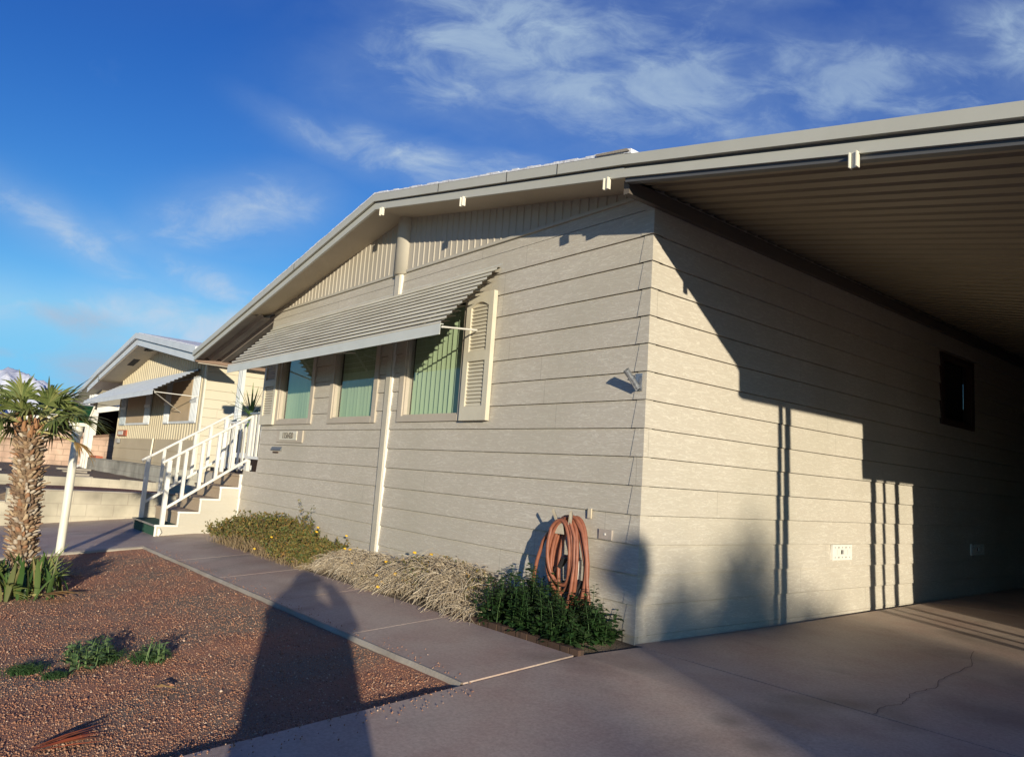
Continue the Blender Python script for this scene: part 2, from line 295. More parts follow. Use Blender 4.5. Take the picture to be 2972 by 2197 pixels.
M_glassG=mat('green_glass',(.008,.05,.026),(.006,.035,.018),.15,5,spec=.6)
M_post=mat('post_cream',(.74,.70,.58),(.68,.63,.5),.45,3)
M_copper=mat('orange_fibre',(.30,.15,.07),rough=.8)
def glass(name,tint=(.93,.96,.94)):
    M=bpy.data.materials.new(name); M.use_nodes=True; nt=M.node_tree; nt.nodes.clear(); N=nt.nodes.new; L=nt.links.new
    o=N('ShaderNodeOutputMaterial'); t=N('ShaderNodeBsdfTransparent'); t.inputs[0].default_value=(*tint,1); g=N('ShaderNodeBsdfGlossy'); g.inputs['Roughness'].default_value=.02
    f=N('ShaderNodeLayerWeight'); f.inputs[0].default_value=.5; ms=N('ShaderNodeMixShader')
    pw=N('ShaderNodeMath'); pw.operation='POWER'; pw.inputs[1].default_value=4.0; L(f.outputs['Facing'],pw.inputs[0])
    ma=N('ShaderNodeMath'); ma.operation='MULTIPLY_ADD'; ma.inputs[1].default_value=1.3; ma.inputs[2].default_value=.05; ma.use_clamp=True; L(pw.outputs[0],ma.inputs[0])
    L(ma.outputs[0],ms.inputs[0]); L(t.outputs[0],ms.inputs[1]); L(g.outputs[0],ms.inputs[2]); L(ms.outputs[0],o.inputs[0]); return M
M_glass=glass('window_glass')
M_screen=mat('window_screen',(.50,.38,.25),(.45,.34,.22),.8,3)
# ---------------------------------------------------------------- ground
def G(x,y): return -.08*max(0,-y-.6)-.009*max(0,-x)
Gv=lambda x,y:-.08*np.maximum(0,-y-.6)-.009*np.maximum(0,-x)
def grid(xs,ys,zf,name,m):
    X,Y=np.meshgrid(xs,ys); Z=zf(X,Y); V=np.stack([X.ravel(),Y.ravel(),Z.ravel()],1); nx=len(xs); ny=len(ys)
    i=np.arange(nx-1)[None,:]+np.arange(ny-1)[:,None]*nx; i=i.ravel(); F=np.stack([i,i+1,i+1+nx,i+nx],1)
    return raw(name,V,F,m,smooth=True)
def geo_axis(a,b,n,far):
    mid=list(np.linspace(a,b,n)); s=3.; L=[];R=[]
    x=a
    while x>-far: x-=s; L.append(x); s*=1.5
    s=3.; x=b
    while x<far: x+=s; R.append(x); s*=1.5
    return np.array(L[::-1]+mid+R)
def Zt(X,Y):
    z=Gv(np.clip(X,-30,40),np.clip(Y,-14,99))-.07
    t=np.clip((-10.75-X)/.06,0,1); up=np.where(Y<-2.6,.06,.255)
    z=z*(1-t)+up*t
    return z
xs=np.unique(np.concatenate([geo_axis(-32,14,60,6000),[-10.75,-10.81,-10.7]])); ys=np.unique(np.concatenate([geo_axis(-16,16,70,6000),[-2.6,-2.599]]))
tag(grid(xs,ys,Zt,'ground',M_terrain),kind='structure')
def slab(name,m,x0,x1,y0,y1,top=G,th=.12,n=12,parent=None,skew=0):
    mb=MB(); ys_=[y0+(y1-y0)*i/n for i in range(n+1)]
    if y0<-.6<y1: ys_=sorted(set(ys_+[-.6]))
    nx=6; xs_=[x0+(x1-x0)*i/nx for i in range(nx+1)]
    if x0<0<x1: xs_=sorted(set(xs_+[0.]))
    sx=lambda x,y:x
    for i in range(len(xs_)-1):
        for j in range(len(ys_)-1):
            a,b,c,d=xs_[i],xs_[i+1],ys_[j],ys_[j+1]
            mb.quad((a,c,top(a,c)),(b,c,top(b,c)),(b,d,top(b,d)),(a,d,top(a,d)))
    for i in range(len(xs_)-1):
        a,b=xs_[i],xs_[i+1]
        for y,fl in ((y0,0),(y1,1)):
            q=[(a,y,top(a,y)-th),(b,y,top(b,y)-th),(b,y,top(b,y)),(a,y,top(a,y))]; mb.poly(q[::-1] if fl else q)
    for j in range(len(ys_)-1):
        c,d=ys_[j],ys_[j+1]
        for x,fl in ((x0,1),(x1,0)):
            q=[(x,c,top(x,c)-th),(x,d,top(x,d)-th),(x,d,top(x,d)),(x,c,top(x,c))]; mb.poly(q[::-1] if fl else q)
    return mb
def drive_top(x,y): return G(x,y)+ (.012*max(0,y))
mb=MB()
for (x0,x1,y0,y1) in ((.095,6.9,-13.5,-4.2),(.095,6.9,-4.188,-.046),(.095,6.9,-.034,4.7),(.095,6.9,4.712,15)):
    s=slab('d',M_conc,x0,x1,y0,y1,drive_top); mb.add(s.v,s.f)
mb.box(-.02,.095,0.006,15,-.11,-.002)
drv=mb.build('driveway',M_conc); tag(drv,kind='structure')
mb=MB(); mb.box(.1,6.9,-.05,-.03,-.1,-.016)
o=mb.build('joint',M_joint,drv)
# crack strips
def crack(pts,w):
    mb=MB()
    P=[]; 
    for (a,b) in zip(pts[:-1],pts[1:]):
        for t in np.linspace(0,1,7)[:-1]: P.append((a[0]+(b[0]-a[0])*t+R_.uniform(-.012,.012),a[1]+(b[1]-a[1])*t+R_.uniform(-.012,.012)))
    P.append(pts[-1])
    for i in range(len(P)-1):
        (x0,y0),(x1,y1)=P[i],P[i+1]; d=Vector((x1-x0,y1-y0)); d.normalize(); n=(-d.y*w/2,d.x*w/2); z=lambda x,y:drive_top(x,y)+.003
        ww=w
        mb.poly([(x0-n[0],y0-n[1],z(x0,y0)),(x1-n[0],y1-n[1],z(x1,y1)),(x1+n[0],y1+n[1],z(x1,y1)),(x0+n[0],y0+n[1],z(x0,y0))])
    return mb
crack([(1.63,-.03),(1.60,.15),(1.62,.35),(1.56,.6),(1.58,.85),(1.5,1.2),(1.48,1.7),(1.3,2.3)],.0035).build('crack',M_crack,drv)
crack([(.05,-.62),(-.02,-.64)],.004)
# walkway and side slab
mb=MB()
edges=[.083,-1.25,-2.6,-3.95,-5.3,-6.75]
for a,b in zip(edges[1:],edges[:-1]):
    s=slab('w',M_conc,a+.004,b-.004,-1.49,-.655,lambda x,y:G(x,y)+.006); mb.add(s.v,s.f)
s=slab('w',M_conc,-10.62,-6.758,-9,-.05,lambda x,y:G(x,y)+.004); mb.add(s.v,s.f)
wk=mb.build('walkway',M_conc); tag(wk,kind='structure')
mb=MB()
for e in edges[1:-1]: mb.box(e-.004,e+.004,-1.488,-.657,G(e,-1.5)-.05,G(e,-1.49)-.0);
mb.v=[(x,y,z if z<G(x,-1.5)-.04 else G(x,y)+.004) for x,y,z in mb.v]
mb.build('joint',M_jointlight,wk)
mb=MB()
for i in range(40):
    x0=-6.75+i*6.83/40; x1=x0+6.83/40
    j=lambda:R_.uniform(-.006,.006)
    if i==0: pr=(j(),j())
    nw=(j(),j())
    def sec(x,p): return [(x,-1.5+p[0]*.6-.02,G(x,-1.5)-.09),(x,-1.5-.012+p[0],G(x,-1.5)-.01),(x,-1.5-.004+p[1]*.5,G(x,-1.49)+.009),(x,-1.488,G(x,-1.49)+.009)]
    a=sec(x0,pr); b=sec(x1,nw); pr=nw
    mb.add(a+b,[(k,k+1,k+5,k+4)[::-1] for k in range(3)])
mb.build('edge',M_concgrey,wk)
mb=MB()
for i in range(24):
    y0=-8.9+i*7.4/24; y1=y0+7.4/24
    mb.add([(-6.75+R_.uniform(-.006,.006),y0,G(-6.75,y0)+.008),(-6.75,y1,G(-6.75,y1)+.008),(-6.72,y1,G(-6.75,y1)-.004),(-6.72,y0,G(-6.75,y0)-.004),(-6.715,y0,G(-6.75,y0)-.08),(-6.715,y1,G(-6.75,y1)-.08)],[(0,3,2,1),(3,4,5,2)])
mb.build('edge',M_concgrey,wk)
# gravel bed
def nz2(X,Y,sc,seed):
    r=np.random.RandomState(seed); o=np.zeros_like(X)
    for k in range(9):
        a=r.uniform(0,6.28); f=sc*r.uniform(.6,1.8); o+=np.sin((X*np.cos(a)+Y*np.sin(a))*f+r.uniform(0,6.28))
    return o/9
def Zg(X,Y): 
    e=np.clip(np.minimum(-1.51-Y,np.minimum(.09-X,X+6.72))/.25,0,1)
    return Gv(X,Y)-.020-.012*e+.035*nz2(X,Y,1.6,3)*e+.012*nz2(X,Y,7,4)*e+.004*nz2(X,Y,30,5)
tag(grid(np.linspace(-6.73,.092,240),np.linspace(-9,-1.5,260),Zg,'gravel_bed',M_gravelbase),kind='structure')
n=85000
U=NP.rand(n*3); ang=NP.uniform(math.atan2(.2,-1),math.atan2(1.2,-1.),n*3)
rr=np.exp(NP.uniform(math.log(2.2),math.log(11.5),n*3)); th=NP.uniform(math.radians(112),math.radians(188),n*3)
px=3.45+rr*np.cos(th); py=-4.04+rr*np.sin(th)
k=(px>-6.7)&(px<.07)&(py>-8.5)&(py<-1.53); px=px[k][:n]; py=py[k][:n]; rr=rr[k][:n]
pz=Zg(px,py)
sz=NP.uniform(.0014,.0046,len(px))*np.where(NP.rand(len(px))<.06,1.7,1)*(1+.15*(rr/6)); big=NP.rand(len(px))<.03; sz[big]*=1.7
oct_=np.array([(1,0,0),(-1,0,0),(0,1,0),(0,-1,0),(0,0,1),(0,0,-1)],float); of=np.array([(0,2,4),(2,1,4),(1,3,4),(3,0,4),(2,0,5),(1,2,5),(3,1,5),(0,3,5)])
m_=len(px); J=oct_[None]*NP.uniform(.75,1.2,(m_,6,1))+NP.uniform(-.15,.15,(m_,6,3))
th2=NP.uniform(0,6.28,m_); c,s=np.cos(th2),np.sin(th2); X=J[...,0]*c[:,None]-J[...,1]*s[:,None]; Y=J[...,0]*s[:,None]+J[...,1]*c[:,None]
V=np.stack([X*sz[:,None]+px[:,None],Y*sz[:,None]+py[:,None],J[...,2]*sz[:,None]*.75+(pz+sz*.35)[:,None]],2).reshape(-1,3)
F=(of[None]+np.arange(m_)[:,None,None]*6).reshape(-1,3)
M_grav=island([(.26,.125,.075),(.36,.165,.095),(.42,.20,.115),(.32,.155,.09),(.48,.28,.175),(.35,.17,.105),(.62,.45,.32)],.85,'gravel_chip')
tag(raw('gravel',V,F,M_grav),kind='stuff')
ns=420; qx=np.concatenate([NP.uniform(-6.6,.0,ns//2),.10+np.abs(NP.normal(0,.10,ns//2))]); qy=np.concatenate([-1.49+np.abs(NP.normal(0,.07,ns//2)),NP.uniform(-4.0,-1.45,ns//2)]); qz=Gv(qx,qy)+.008
sq=NP.uniform(.003,.006,ns); V=(oct_[None]*NP.uniform(.7,1.2,(ns,6,1))*sq[:,None,None]+np.stack([qx,qy,qz],1)[:,None,:]).reshape(-1,3); F=(of[None]+np.arange(ns)[:,None,None]*6).reshape(-1,3)
tag(raw('spilled_gravel',V,F,M_grav),kind='stuff')
# planting bed by the wall
mb=MB()
tag(grid(np.linspace(-7.0,.09,120),np.linspace(-.66,.02,16),lambda X,Y:Gv(X,Y)-.012+.05*np.exp(-((Y+.3)/.25)**2)*(.6+.6*nz2(X,Y,4,9))*np.clip((.06-X)/.2,0,1),'garden_soil',M_soil),kind='structure')
# ---------------------------------------------------------------- house
E=.2032
zk=lambda k:(15-k)*E+.05
def lap(mb,tr,a0,a1,kb,kt,holes=(),lip=.016,cap_top=None,E=E,z0=.05,top_clip=None):
    """lap siding from course kb (bottom) to kt (top); tr(a,depth,z)"""
    for k in range(kb,kt):
        zb=z0+k*E; zt=zb+E
        if top_clip and zt>top_clip: zt=top_clip
        dep=lambda z:.002+(lip-.002)*(z0+(k+1)*E-z)/E
        zs=sorted({zb,zt}|{h for H in holes for h in (H[2],H[3]) if zb<h<zt})
        for za,zc in zip(zs[:-1],zs[1:]):
            zm=(za+zc)/2; cuts=sorted([(H[0],H[1]) for H in holes if H[2]<zm<H[3]])
            cur=a0; segs=[]
            for c0,c1 in cuts:
                if c0>cur: segs.append((cur,c0))
                cur=max(cur,c1)
            if cur<a1: segs.append((cur,a1))
            for s0,s1 in segs:
                if zc==zt:
                    zg=zc-.005; mb.quad(tr(s0,dep(za),za),tr(s1,dep(za),za),tr(s1,dep(zg),zg),tr(s0,dep(zg),zg))
                    mb.quad(tr(s0,dep(zg),zg),tr(s1,dep(zg),zg),tr(s1,-.018,zg-.004),tr(s0,-.018,zg-.004)); mb.quad(tr(s0,-.018,zg-.004),tr(s1,-.018,zg-.004),tr(s1,-.018,zc+.002),tr(s0,-.018,zc+.002))
                else: mb.quad(tr(s0,dep(za),za),tr(s1,dep(za),za),tr(s1,dep(zc),zc),tr(s0,dep(zc),zc))
                if za==zb: mb.quad(tr(s0,-.018,zb),tr(s1,-.018,zb),tr(s1,dep(zb),zb),tr(s0,dep(zb),zb))
FR=lambda a,d,z:(a,-d,z); SD=lambda a,d,z:(d,a,z)
house=thing('house','beige single-storey mobile home with lap siding, ribbed gable and slatted window awning in the foreground','house',(-3.6,7,0))
wins=[(-3.36,-2.19,1.56,2.78),(-5.02,-3.86,1.56,2.78),(-6.69,-5.52,1.56,2.78)]
mb=MB(); lap(mb,FR,-7.2,0,0,15,wins,top_clip=None); lap(mb,FR,-7.75,-7.2,0,4)
mb.quad((-7.2,0,3.098),(0,0,3.098),(0,0,3.21),(-7.2,0,3.21)); mb.quad((-7.2,.002,-.15),(0,.002,-.15),(0,.002,.06),(-7.2,.002,.06)); mb.quad((-7.75,.002,-.25),(-7.2,.002,-.25),(-7.2,.002,.06),(-7.75,.002,.06))
mb.box(0-.10,.006,-.006,.3,-.06,.047)
w1=mb.build('front_wall',M_wall,house)
mb=MB(); lap(mb,SD,0,14.5,0,15,[(5.15,6.15,2.02,2.86)]); mb.quad((0,0,3.098),(0,14.5,3.098),(0,14.5,3.26),(0,0,3.26)); mb.quad((.002,0,-.06),(.002,14.5,-.06),(.002,14.5,.06),(.002,0,.06))
w2=mb.build('side_wall',M_wall,house)
# base strip + metal corner pieces, one per course
mb=MB(); mb.box(-.0,.012,.02,14.5,-.01,.047)
mb.build('base_trim',M_wall,house)
for nm,tr,sgn in (('corner_cap',FR,-1),('corner_cap',SD,1)):
    mb=MB()
    for k in range(15):
        zb=.05+k*E; zt=zb+E; w0=.075; w1_=.098; d0=.0215; d1=.006
        a=0-sgn*d0*.9; 
        q=[tr(-sgn*d0,d0,zb),tr(sgn*w1_,d0,zb),tr(sgn*w0,d1,zt),tr(-sgn*d1,d1,zt)]
        r=[tr(sgn*w1_,d0,zb),tr(sgn*w1_,.0,zb),tr(sgn*w0,.0,zt),tr(sgn*w0,d1,zt)]
        u=[tr(-sgn*d0,d0,zb),tr(sgn*w1_,d0,zb),tr(sgn*w1_,-.001,zb),tr(sgn*.001,-.001,zb)]
        mb.poly(q);mb.poly(r);mb.poly(u)
    mb.build(nm,M_wall,house)
# inner room so the windows have something dark behind them, and the body of the house
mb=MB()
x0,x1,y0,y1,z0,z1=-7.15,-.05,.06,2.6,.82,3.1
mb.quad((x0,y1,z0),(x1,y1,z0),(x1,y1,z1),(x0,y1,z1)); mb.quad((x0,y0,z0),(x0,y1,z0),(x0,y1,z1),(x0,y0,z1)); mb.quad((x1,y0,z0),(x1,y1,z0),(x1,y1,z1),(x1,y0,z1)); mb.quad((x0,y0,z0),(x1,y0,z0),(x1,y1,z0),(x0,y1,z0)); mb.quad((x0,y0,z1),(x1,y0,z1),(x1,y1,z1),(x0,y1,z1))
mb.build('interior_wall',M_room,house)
mb=MB(); lap(mb,lambda a,d,z:(-7.2-d,a,z),0,14.5,0,15); mb.quad((-7.2,0,3.098),(-7.2,14.5,3.098),(-7.2,14.5,3.3),(-7.2,0,3.3)); mb.quad((-7.2,14.5,0),(0,14.5,0),(0,14.5,3.3),(-7.2,14.5,3.3))
mb.build('rear_wall',M_wall,house)
# fascia lines measured on the front plane
XR=-3.58
def zb_(x): 
    if x<XR: return 3.83-(XR-x)*.2037
    if x<.05: return 3.83-(x-XR)*.1771
    return 3.187-(x-.05)*.1995
def zsof(x): return 3.842-abs(x-XR)*(.1725 if x>XR else .171)
def strip(mb,xs,lo,hi,y0,y1):
    for a,b in zip(xs[:-1],xs[1:]):
        mb.add([(a,y0,zb_(a)+lo),(b,y0,zb_(b)+lo),(b,y1,zb_(b)+lo),(a,y1,zb_(a)+lo),(a,y0,zb_(a)+hi),(b,y0,zb_(b)+hi),(b,y1,zb_(b)+hi),(a,y1,zb_(a)+hi)],
         [(3,2,1,0),(4,5,6,7),(0,1,5,4),(2,3,7,6)]+([(3,0,4,7)] if a==xs[0] else [])+([(1,2,6,5)] if b==xs[-1] else []))
XC=3.38
xs_m=[-9.55,XR,.05]; 
# gable panel and ribs
mb=MB(); mb.add([(-7.2,-.004,3.21),(0,-.004,3.21),(0,-.004,zsof(0)+.03),(XR,-.004,zsof(XR)+.03),(-7.2,-.004,zsof(-7.2)+.03)],[(0,1,2,3,4)])
x=-7.05
while x<-.06:
    if abs(x-XR)>.13 and zsof(x)>3.225:
        zt=zsof(x)+.02; mb.add([(x-.014,-.004,3.222),(x-.006,-.0115,3.222),(x+.006,-.0115,3.222),(x+.014,-.004,3.222),(x-.014,-.004,zt),(x-.006,-.0115,zt),(x+.006,-.0115,zt),(x+.014,-.004,zt)],[(0,1,5,4),(1,2,6,5),(2,3,7,6),(3,2,1,0)])
    x+=.1025
mb.build('gable_panel',M_gable,house)
mb=MB(); mb.box(-7.2,-3.70,-.022,0,3.195,3.222); mb.box(-3.46,.0,-.022,0,3.195,3.222); mb.build('gable_sill',M_trim,house)
mb=MB()
n=10; arc=[(XR+.115*math.cos(math.pi*i/n),-.005-.075*math.sin(math.pi*i/n)) for i in range(n+1)]
mb.add([(a,b,3.19) for a,b in arc]+[(a,b,zsof(XR)+.03) for a,b in arc],[(i,i+1,i+n+2,i+n+1) for i in range(n)]+[tuple(range(n,-1,-1))],True)
mb.build('ridge_column',M_trim,house)
mb=MB(); mb.box(XR-.062,XR+.03,-.045,0,-.05,3.19); mb.build('seam_cover',M_trim,house)
mb=MB(); mb.box(XR+.03,XR+.045,-.03,0,-.05,3.19); mb.build('seam_cover',M_white,house)
# soffit
mb=MB()
for xs_,f in (((-7.3,XR),0),((XR,.0),0)):
    a,b=xs_; n=6
    for i in range(n):
        p=a+(b-a)*i/n; q=a+(b-a)*(i+1)/n
        mb.quad((p,.02,zsof(p)),(q,.02,zsof(q)),(q,-.40,zb_(q)+.012),(p,-.40,zb_(p)+.012))
mb.build('soffit',M_soffit,house)
mb=MB(); strip(mb,[-9.55,XR,.05],.0,.072,-.405,-.38); strip(mb,[-9.57,XR,.062],.084,.165,-.43,-.38); mb.build('fascia',M_fascia,house)
for xj in (-5.6,-2.3,-1.25,-.62):
    mb=MB(); mb.box(xj-.002,xj+.002,-.4335,-.42,zb_(xj)+.084,zb_(xj)+.166); mb.build('fascia_seam',M_dark,house)
# roof
mb=MB()
for a,b in ((-7.35,XR),(XR,.09)):
    mb.add([(a,-.425,zb_(a)+.16),(b,-.425,zb_(b)+.16),(b,14.6,zb_(b)+.16),(a,14.6,zb_(a)+.16),(a,-.40,zb_(a)+.15),(b,-.40,zb_(b)+.15),(b,14.6,zb_(b)+.15),(a,14.6,zb_(a)+.15)],[(0,1,2,3),(7,6,5,4),(2,3,7,6)])
mb.build('roof',M_roofwhite,house)
# rough shingle edge with white coating
mb=MB(); x=-7.0; pt=.018
while x<.10:
    w=R_.uniform(.05,.13); t=.014+R_.uniform(0,.012)+(.015 if x>-.25 else 0)
    a,b=x,min(x+w,.13); za,zc=zb_(a)+.162,zb_(b)+.162
    if a<XR<b: b=XR; zc=zb_(b)+.162
    mb.add([(a,-.43,za),(b,-.43,zc),(b,-.43,zc+t),(a,-.43,za+t),(a,.6,za),(b,.6,zc),(b,.6,zc+t),(a,.6,za+t)],[(0,1,2,3),(3,2,6,7),(1,5,6,2),(0,3,7,4)])
    x=b if b>x else x+w
    if b>=.1: break
mb.build('shingle_edge',M_roofwhite,house)
mb=MB(); mb.add([(-.2,-.44,zb_(-.2)+.17),(.12,-.44,zb_(.12)+.175),(.10,-.44,zb_(.10)+.195),(-.2,-.44,zb_(-.2)+.185),(-.2,1,zb_(-.2)+.17),(.12,1,zb_(.12)+.175),(.10,1,zb_(.10)+.195),(-.2,1,zb_(-.2)+.185)],[(0,1,2,3),(3,2,6,7),(1,5,6,2)])
mb.build('shingle_end',M_concgrey,house)
# windows
def window(x0,x1,z0,z1,par,kind,tr=FR,fm=M_frame):
    f=MB(); w=.075
    def fb(a0,a1,c0,c1,d0,d1):
        P=[tr(a,d,c) for d in (d0,d1) for a,c in ((a0,c0),(a1,c0),(a1,c1),(a0,c1))]
        f.add(P,[(0,1,2,3),(7,6,5,4),(0,4,5,1),(1,5,6,2),(2,6,7,3),(3,7,4,0)])
    fb(x0-.012,x0+w,z0-.012,z1+.012,-.06,.030); fb(x1-w,x1+.012,z0-.012,z1+.012,-.06,.030); fb(x0+w,x1-w,z0-.012,z0+.05,-.06,.032); fb(x0+w,x1-w,z1-.05,z1+.012,-.06,.030)
    fb(x0+w,x0+w+.02,z0+.05,z1-.05,-.06,.012); fb(x1-w-.02,x1-w,z0+.05,z1-.05,-.06,.012); fb(x0+w+.02,x1-w-.02,z0+.05,z0+.065,-.06,.012)
    wo=f.build('window',fm,par)
    g=MB(); g.poly([tr(x0+w,-.03,z0+.05),tr(x1-w,-.03,z0+.05),tr(x1-w,-.03,z1-.05),tr(x0+w,-.03,z1-.05)]); g.build('pane',M_glass,wo)
    if kind:
        b=MB(); n=int((x1-x0-2*w)/.085)
        for i in range(n):
            xc=x0+w+.045+i*.085+.0
            a=math.radians((28 if kind=='open' else 8)+R_.uniform(-7,7))
            if kind=='open' and i>=n-2: continue
            hw=.038 if kind=='open' else .0455; m_=5; pts=[]
            for q in range(m_+1):
                t=-1+2*q/m_; dx=t*hw*math.cos(a); dy=t*hw*math.sin(a)+.006*(1-t*t); pts.append((xc+dx,-.10+(-dy)))
            V=[tr(p[0],p[1],z0+.055) for p in pts]+[tr(p[0],p[1],z1-.06) for p in pts]
            b.add(V,[(q,q+1,q+m_+2,q+m_+1) for q in range(m_)],True)
        b.build('vertical_blind',M_blind,wo)
    return wo
window(-3.36,-2.19,1.56,2.78,house,'open'); window(-5.02,-3.86,1.56,2.78,house,'closed'); window(-6.69,-5.52,1.56,2.78,house,'closed')
window(5.16,6.14,2.03,2.85,house,None,SD,M_darkbrown)
mb=MB(); mb.quad((-.15,5.0,1.9),(-.15,6.3,1.9),(-.15,6.3,3.0),(-.15,5.0,3.0)); mb.build('room_shade_sheet',M_dark,house)  # dark sheet behind the pane, standing in for the unlit room
def shutter(x0,x1,z0,z1,par,zm):
    f=MB(); d0,d1=-.018,-.062; st=.07
    f.box(x0,x0+st,d1,d0,z0,z1); f.box(x1-st,x1,d1,d0,z0,z1); f.box(x0+st,x1-st,d1,d0,z0,z0+.13); f.box(x0+st,x1-st,d1,d0,zm-.045,zm+.045)
    # top rail with an arched underside
    n=10; a=[(x0+st+(x1-x0-2*st)*i/n, z1-.13+.045*math.sin(math.pi*i/n)) for i in range(n+1)]
    f.prism([(x1-st,z1),(x0+st,z1)]+a,'y',d1,d0)
    so=f.build('shutter',M_shut,par,True)
    l=MB(); l.box(x0+st,x1-st,-.034,-.019,z0+.1,z1-.06)
    def louv(za,zb2):
        n=int((zb2-za)/.0335)
        for i in range(n):
            z=za+(i+.5)*(zb2-za)/n
            l.add([(x0+st,-.036,z+.017),(x1-st,-.036,z+.017),(x1-st,-.052,z-.013),(x0+st,-.052,z-.013),(x0+st,-.033,z+.012),(x1-st,-.033,z+.012),(x1-st,-.047,z-.017),(x0+st,-.047,z-.017)],[(0,3,2,1),(4,5,6,7),(3,7,6,2),(0,1,5,4)])
    louv(z0+.13,zm-.045); louv(zm+.045,z1-.10); l.build('louvre',M_shut,so)
    return so
shutter(-2.19,-1.785,1.545,2.735,house,2.14); shutter(-7.165,-6.70,1.545,2.735,house,2.14)
# slatted awnings
def awning(par,x0,x1,yw,zt,zf,proj,n,mS,mV,arms=(),straps=()):
    ao=MB(); L=math.hypot(proj,zt-zf); ex=Vector((0,-proj/L,-(zt-zf)/L)); nx=Vector((0,-(zt-zf)/L,proj/L)); 
    pit=L/n; o0=Vector((0,yw-.01,zt))
    f=pit/.074; pf=[(.093,.042),(.035,.033),(.010,.030),(-.002,.025),(-.007,.015),(-.005,.006),(.0,.0),(.006,.003)]
    for i in range(n):
        o=o0+ex*((i+.80)*pit); vs=[]
        for X in (x0+R_.uniform(-.008,.008),x1+R_.uniform(-.008,.008)):
            for (py,pz) in pf: vs.append((X,min(o.y+py*f,yw-.003),o.z+pz*f))
        q=len(pf)-1
        ao.add(vs,[(j,j+1,j+q+2,j+q+1) for j in range(q)],True)
    a=ao.build('awning',mS,par)
    un=MB()  # dark sheets below the slats, painted shade for the gaps
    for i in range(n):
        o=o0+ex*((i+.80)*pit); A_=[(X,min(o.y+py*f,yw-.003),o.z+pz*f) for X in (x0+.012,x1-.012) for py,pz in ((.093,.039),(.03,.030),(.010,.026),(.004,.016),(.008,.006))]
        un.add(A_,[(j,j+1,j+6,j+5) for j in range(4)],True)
    un.build('underside_shade',M_awnshade,a)
    v=MB(); y=yw-proj-.005; v.box(x0+.01,x1-.01,y-.004,y,zf-.085,zf+.006); v.box(x0+.01,x1-.01,y-.0035,y+.03,zf+.006,zf+.012); v.box(x0+.01,x1-.01,y-.010,y-.004,zf-.085,zf-.078)
    v.build('valance',mV,a)
    for xs in straps:
        s=MB(); p=o0+ex*.02-nx*.03; q_=o0+ex*(L-.03)-nx*.03; s.bar((xs,p.y,p.z),(xs,q_.y,q_.z),.045,.012,tuple(nx)); s.build('strap',mV,a)
    for (p,q_) in arms:
        s=MB(); s.tube([p,q_],.009,8); s.build('support_rod',M_white,a)
    return a
aw=awning(house,-7.16,-1.785,0,2.965,2.31,.60,12,M_awn,M_awnv,
   arms=[((-1.80,-.585,2.295),(-2.0,-.07,2.38)),((-7.12,-.585,2.295),(-6.95,-.07,2.38)),((-4.45,-.58,2.29),(-4.45,-.03,2.38))],straps=(-2.25,-1.95,-5.35,-6.95,-4.3))
for (z,y) in ():pass
mb=MB(); mb.add([(-7.2,-.001,2.96),(-1.75,-.001,2.96),(-1.75,-.012,2.985),(-7.2,-.012,2.985),(-7.2,0,3.0),(-1.75,0,3.0)],[(0,1,2,3),(3,2,5,4)]); mb.build('head_rail',M_awnv,aw)
# number plaque, mail slot, flag bracket, plates, vents
pq=MB(); pq.box(-6.54,-5.70,-.030,-.010,1.305,1.462); plq=pq.build('number_plaque',M_frame,house)
mb=MB(); mb.box(-6.42,-5.86,-.040,-.030,1.335,1.452); mb.build('number_panel',M_awn,plq)
cu=bpy.data.curves.new('digits','FONT'); cu.body='1156420'; cu.size=.115; cu.extrude=.004; cu.align_x='CENTER'; cu.align_y='CENTER'; cu.space_character=.98
to=bpy.data.objects.new('t',cu); scn.collection.objects.link(to)
me=bpy.data.meshes.new_from_object(to.evaluated_get(bpy.context.evaluated_depsgraph_get())); bpy.data.objects.remove(to)
M_digit=mat('digit_dark',(.12,.11,.09),(.2,.18,.15),.6,30)
me.transform(Matrix.Translation((-6.14,-.044,1.393))@Matrix.Rotation(math.pi/2,4,'X')@Matrix.Scale(.90,4,(1,0,0))); me.materials.append(M_digit)
do=bpy.data.objects.new('number_digits',me); scn.collection.objects.link(do); do.parent=plq; do.location=-world_loc(plq)
mb=MB(); mb.add([(-6.71,-.012,1.24),(-6.36,-.012,1.24),(-6.36,-.035,1.195),(-6.71,-.035,1.195),(-6.71,-.012,1.19),(-6.36,-.012,1.19)],[(0,3,2,1),(3,4,5,2),(0,4,3),(1,2,5)]); ms_=mb.build('mail_slot',mat('dull_steel',(.20,.21,.21),rough=.5,metal=.4),house)
mb=MB(); mb.box(-6.64,-6.47,-.025,-.008,1.155,1.175); mb.build('slot_label',M_darkbrown,ms_)
fb=thing('flag_bracket','galvanised flagpole bracket screwed to the front corner of the beige house','bracket',(-.06,-.03,1.79))
mb=MB(); mb.box(-.085,-.02,-.026,-.019,1.735,1.86); mb.build('base_plate',M_iron,fb)
mb=MB(); mb.bar((-.052,-.03,1.745),(-.075,-.135,1.875),.05,.006,(1,0,0)); mb.tube([(-.052,-.032,1.75),(-.06,-.07,1.80),(-.075,-.14,1.87)],[.02,.021,.022],10,False); mb.tube([(-.10,-.085,1.81),(-.03,-.085,1.83)],.006,8); mb.tube([(-.052,-.04,1.77),(-.052,-.03,1.775)],.012,8); mb.build('pole_socket',M_iron,fb)
mb=MB(); mb.tube([(-.085,-.12,1.86),(-.068,-.12,1.865)],.008,8); mb.build('screw',M_black,fb)
mb=MB(); mb.tube([(-.04,-.034,1.75),(-.04,-.026,1.75)],.008,8); mb.build('screw',M_black,fb)
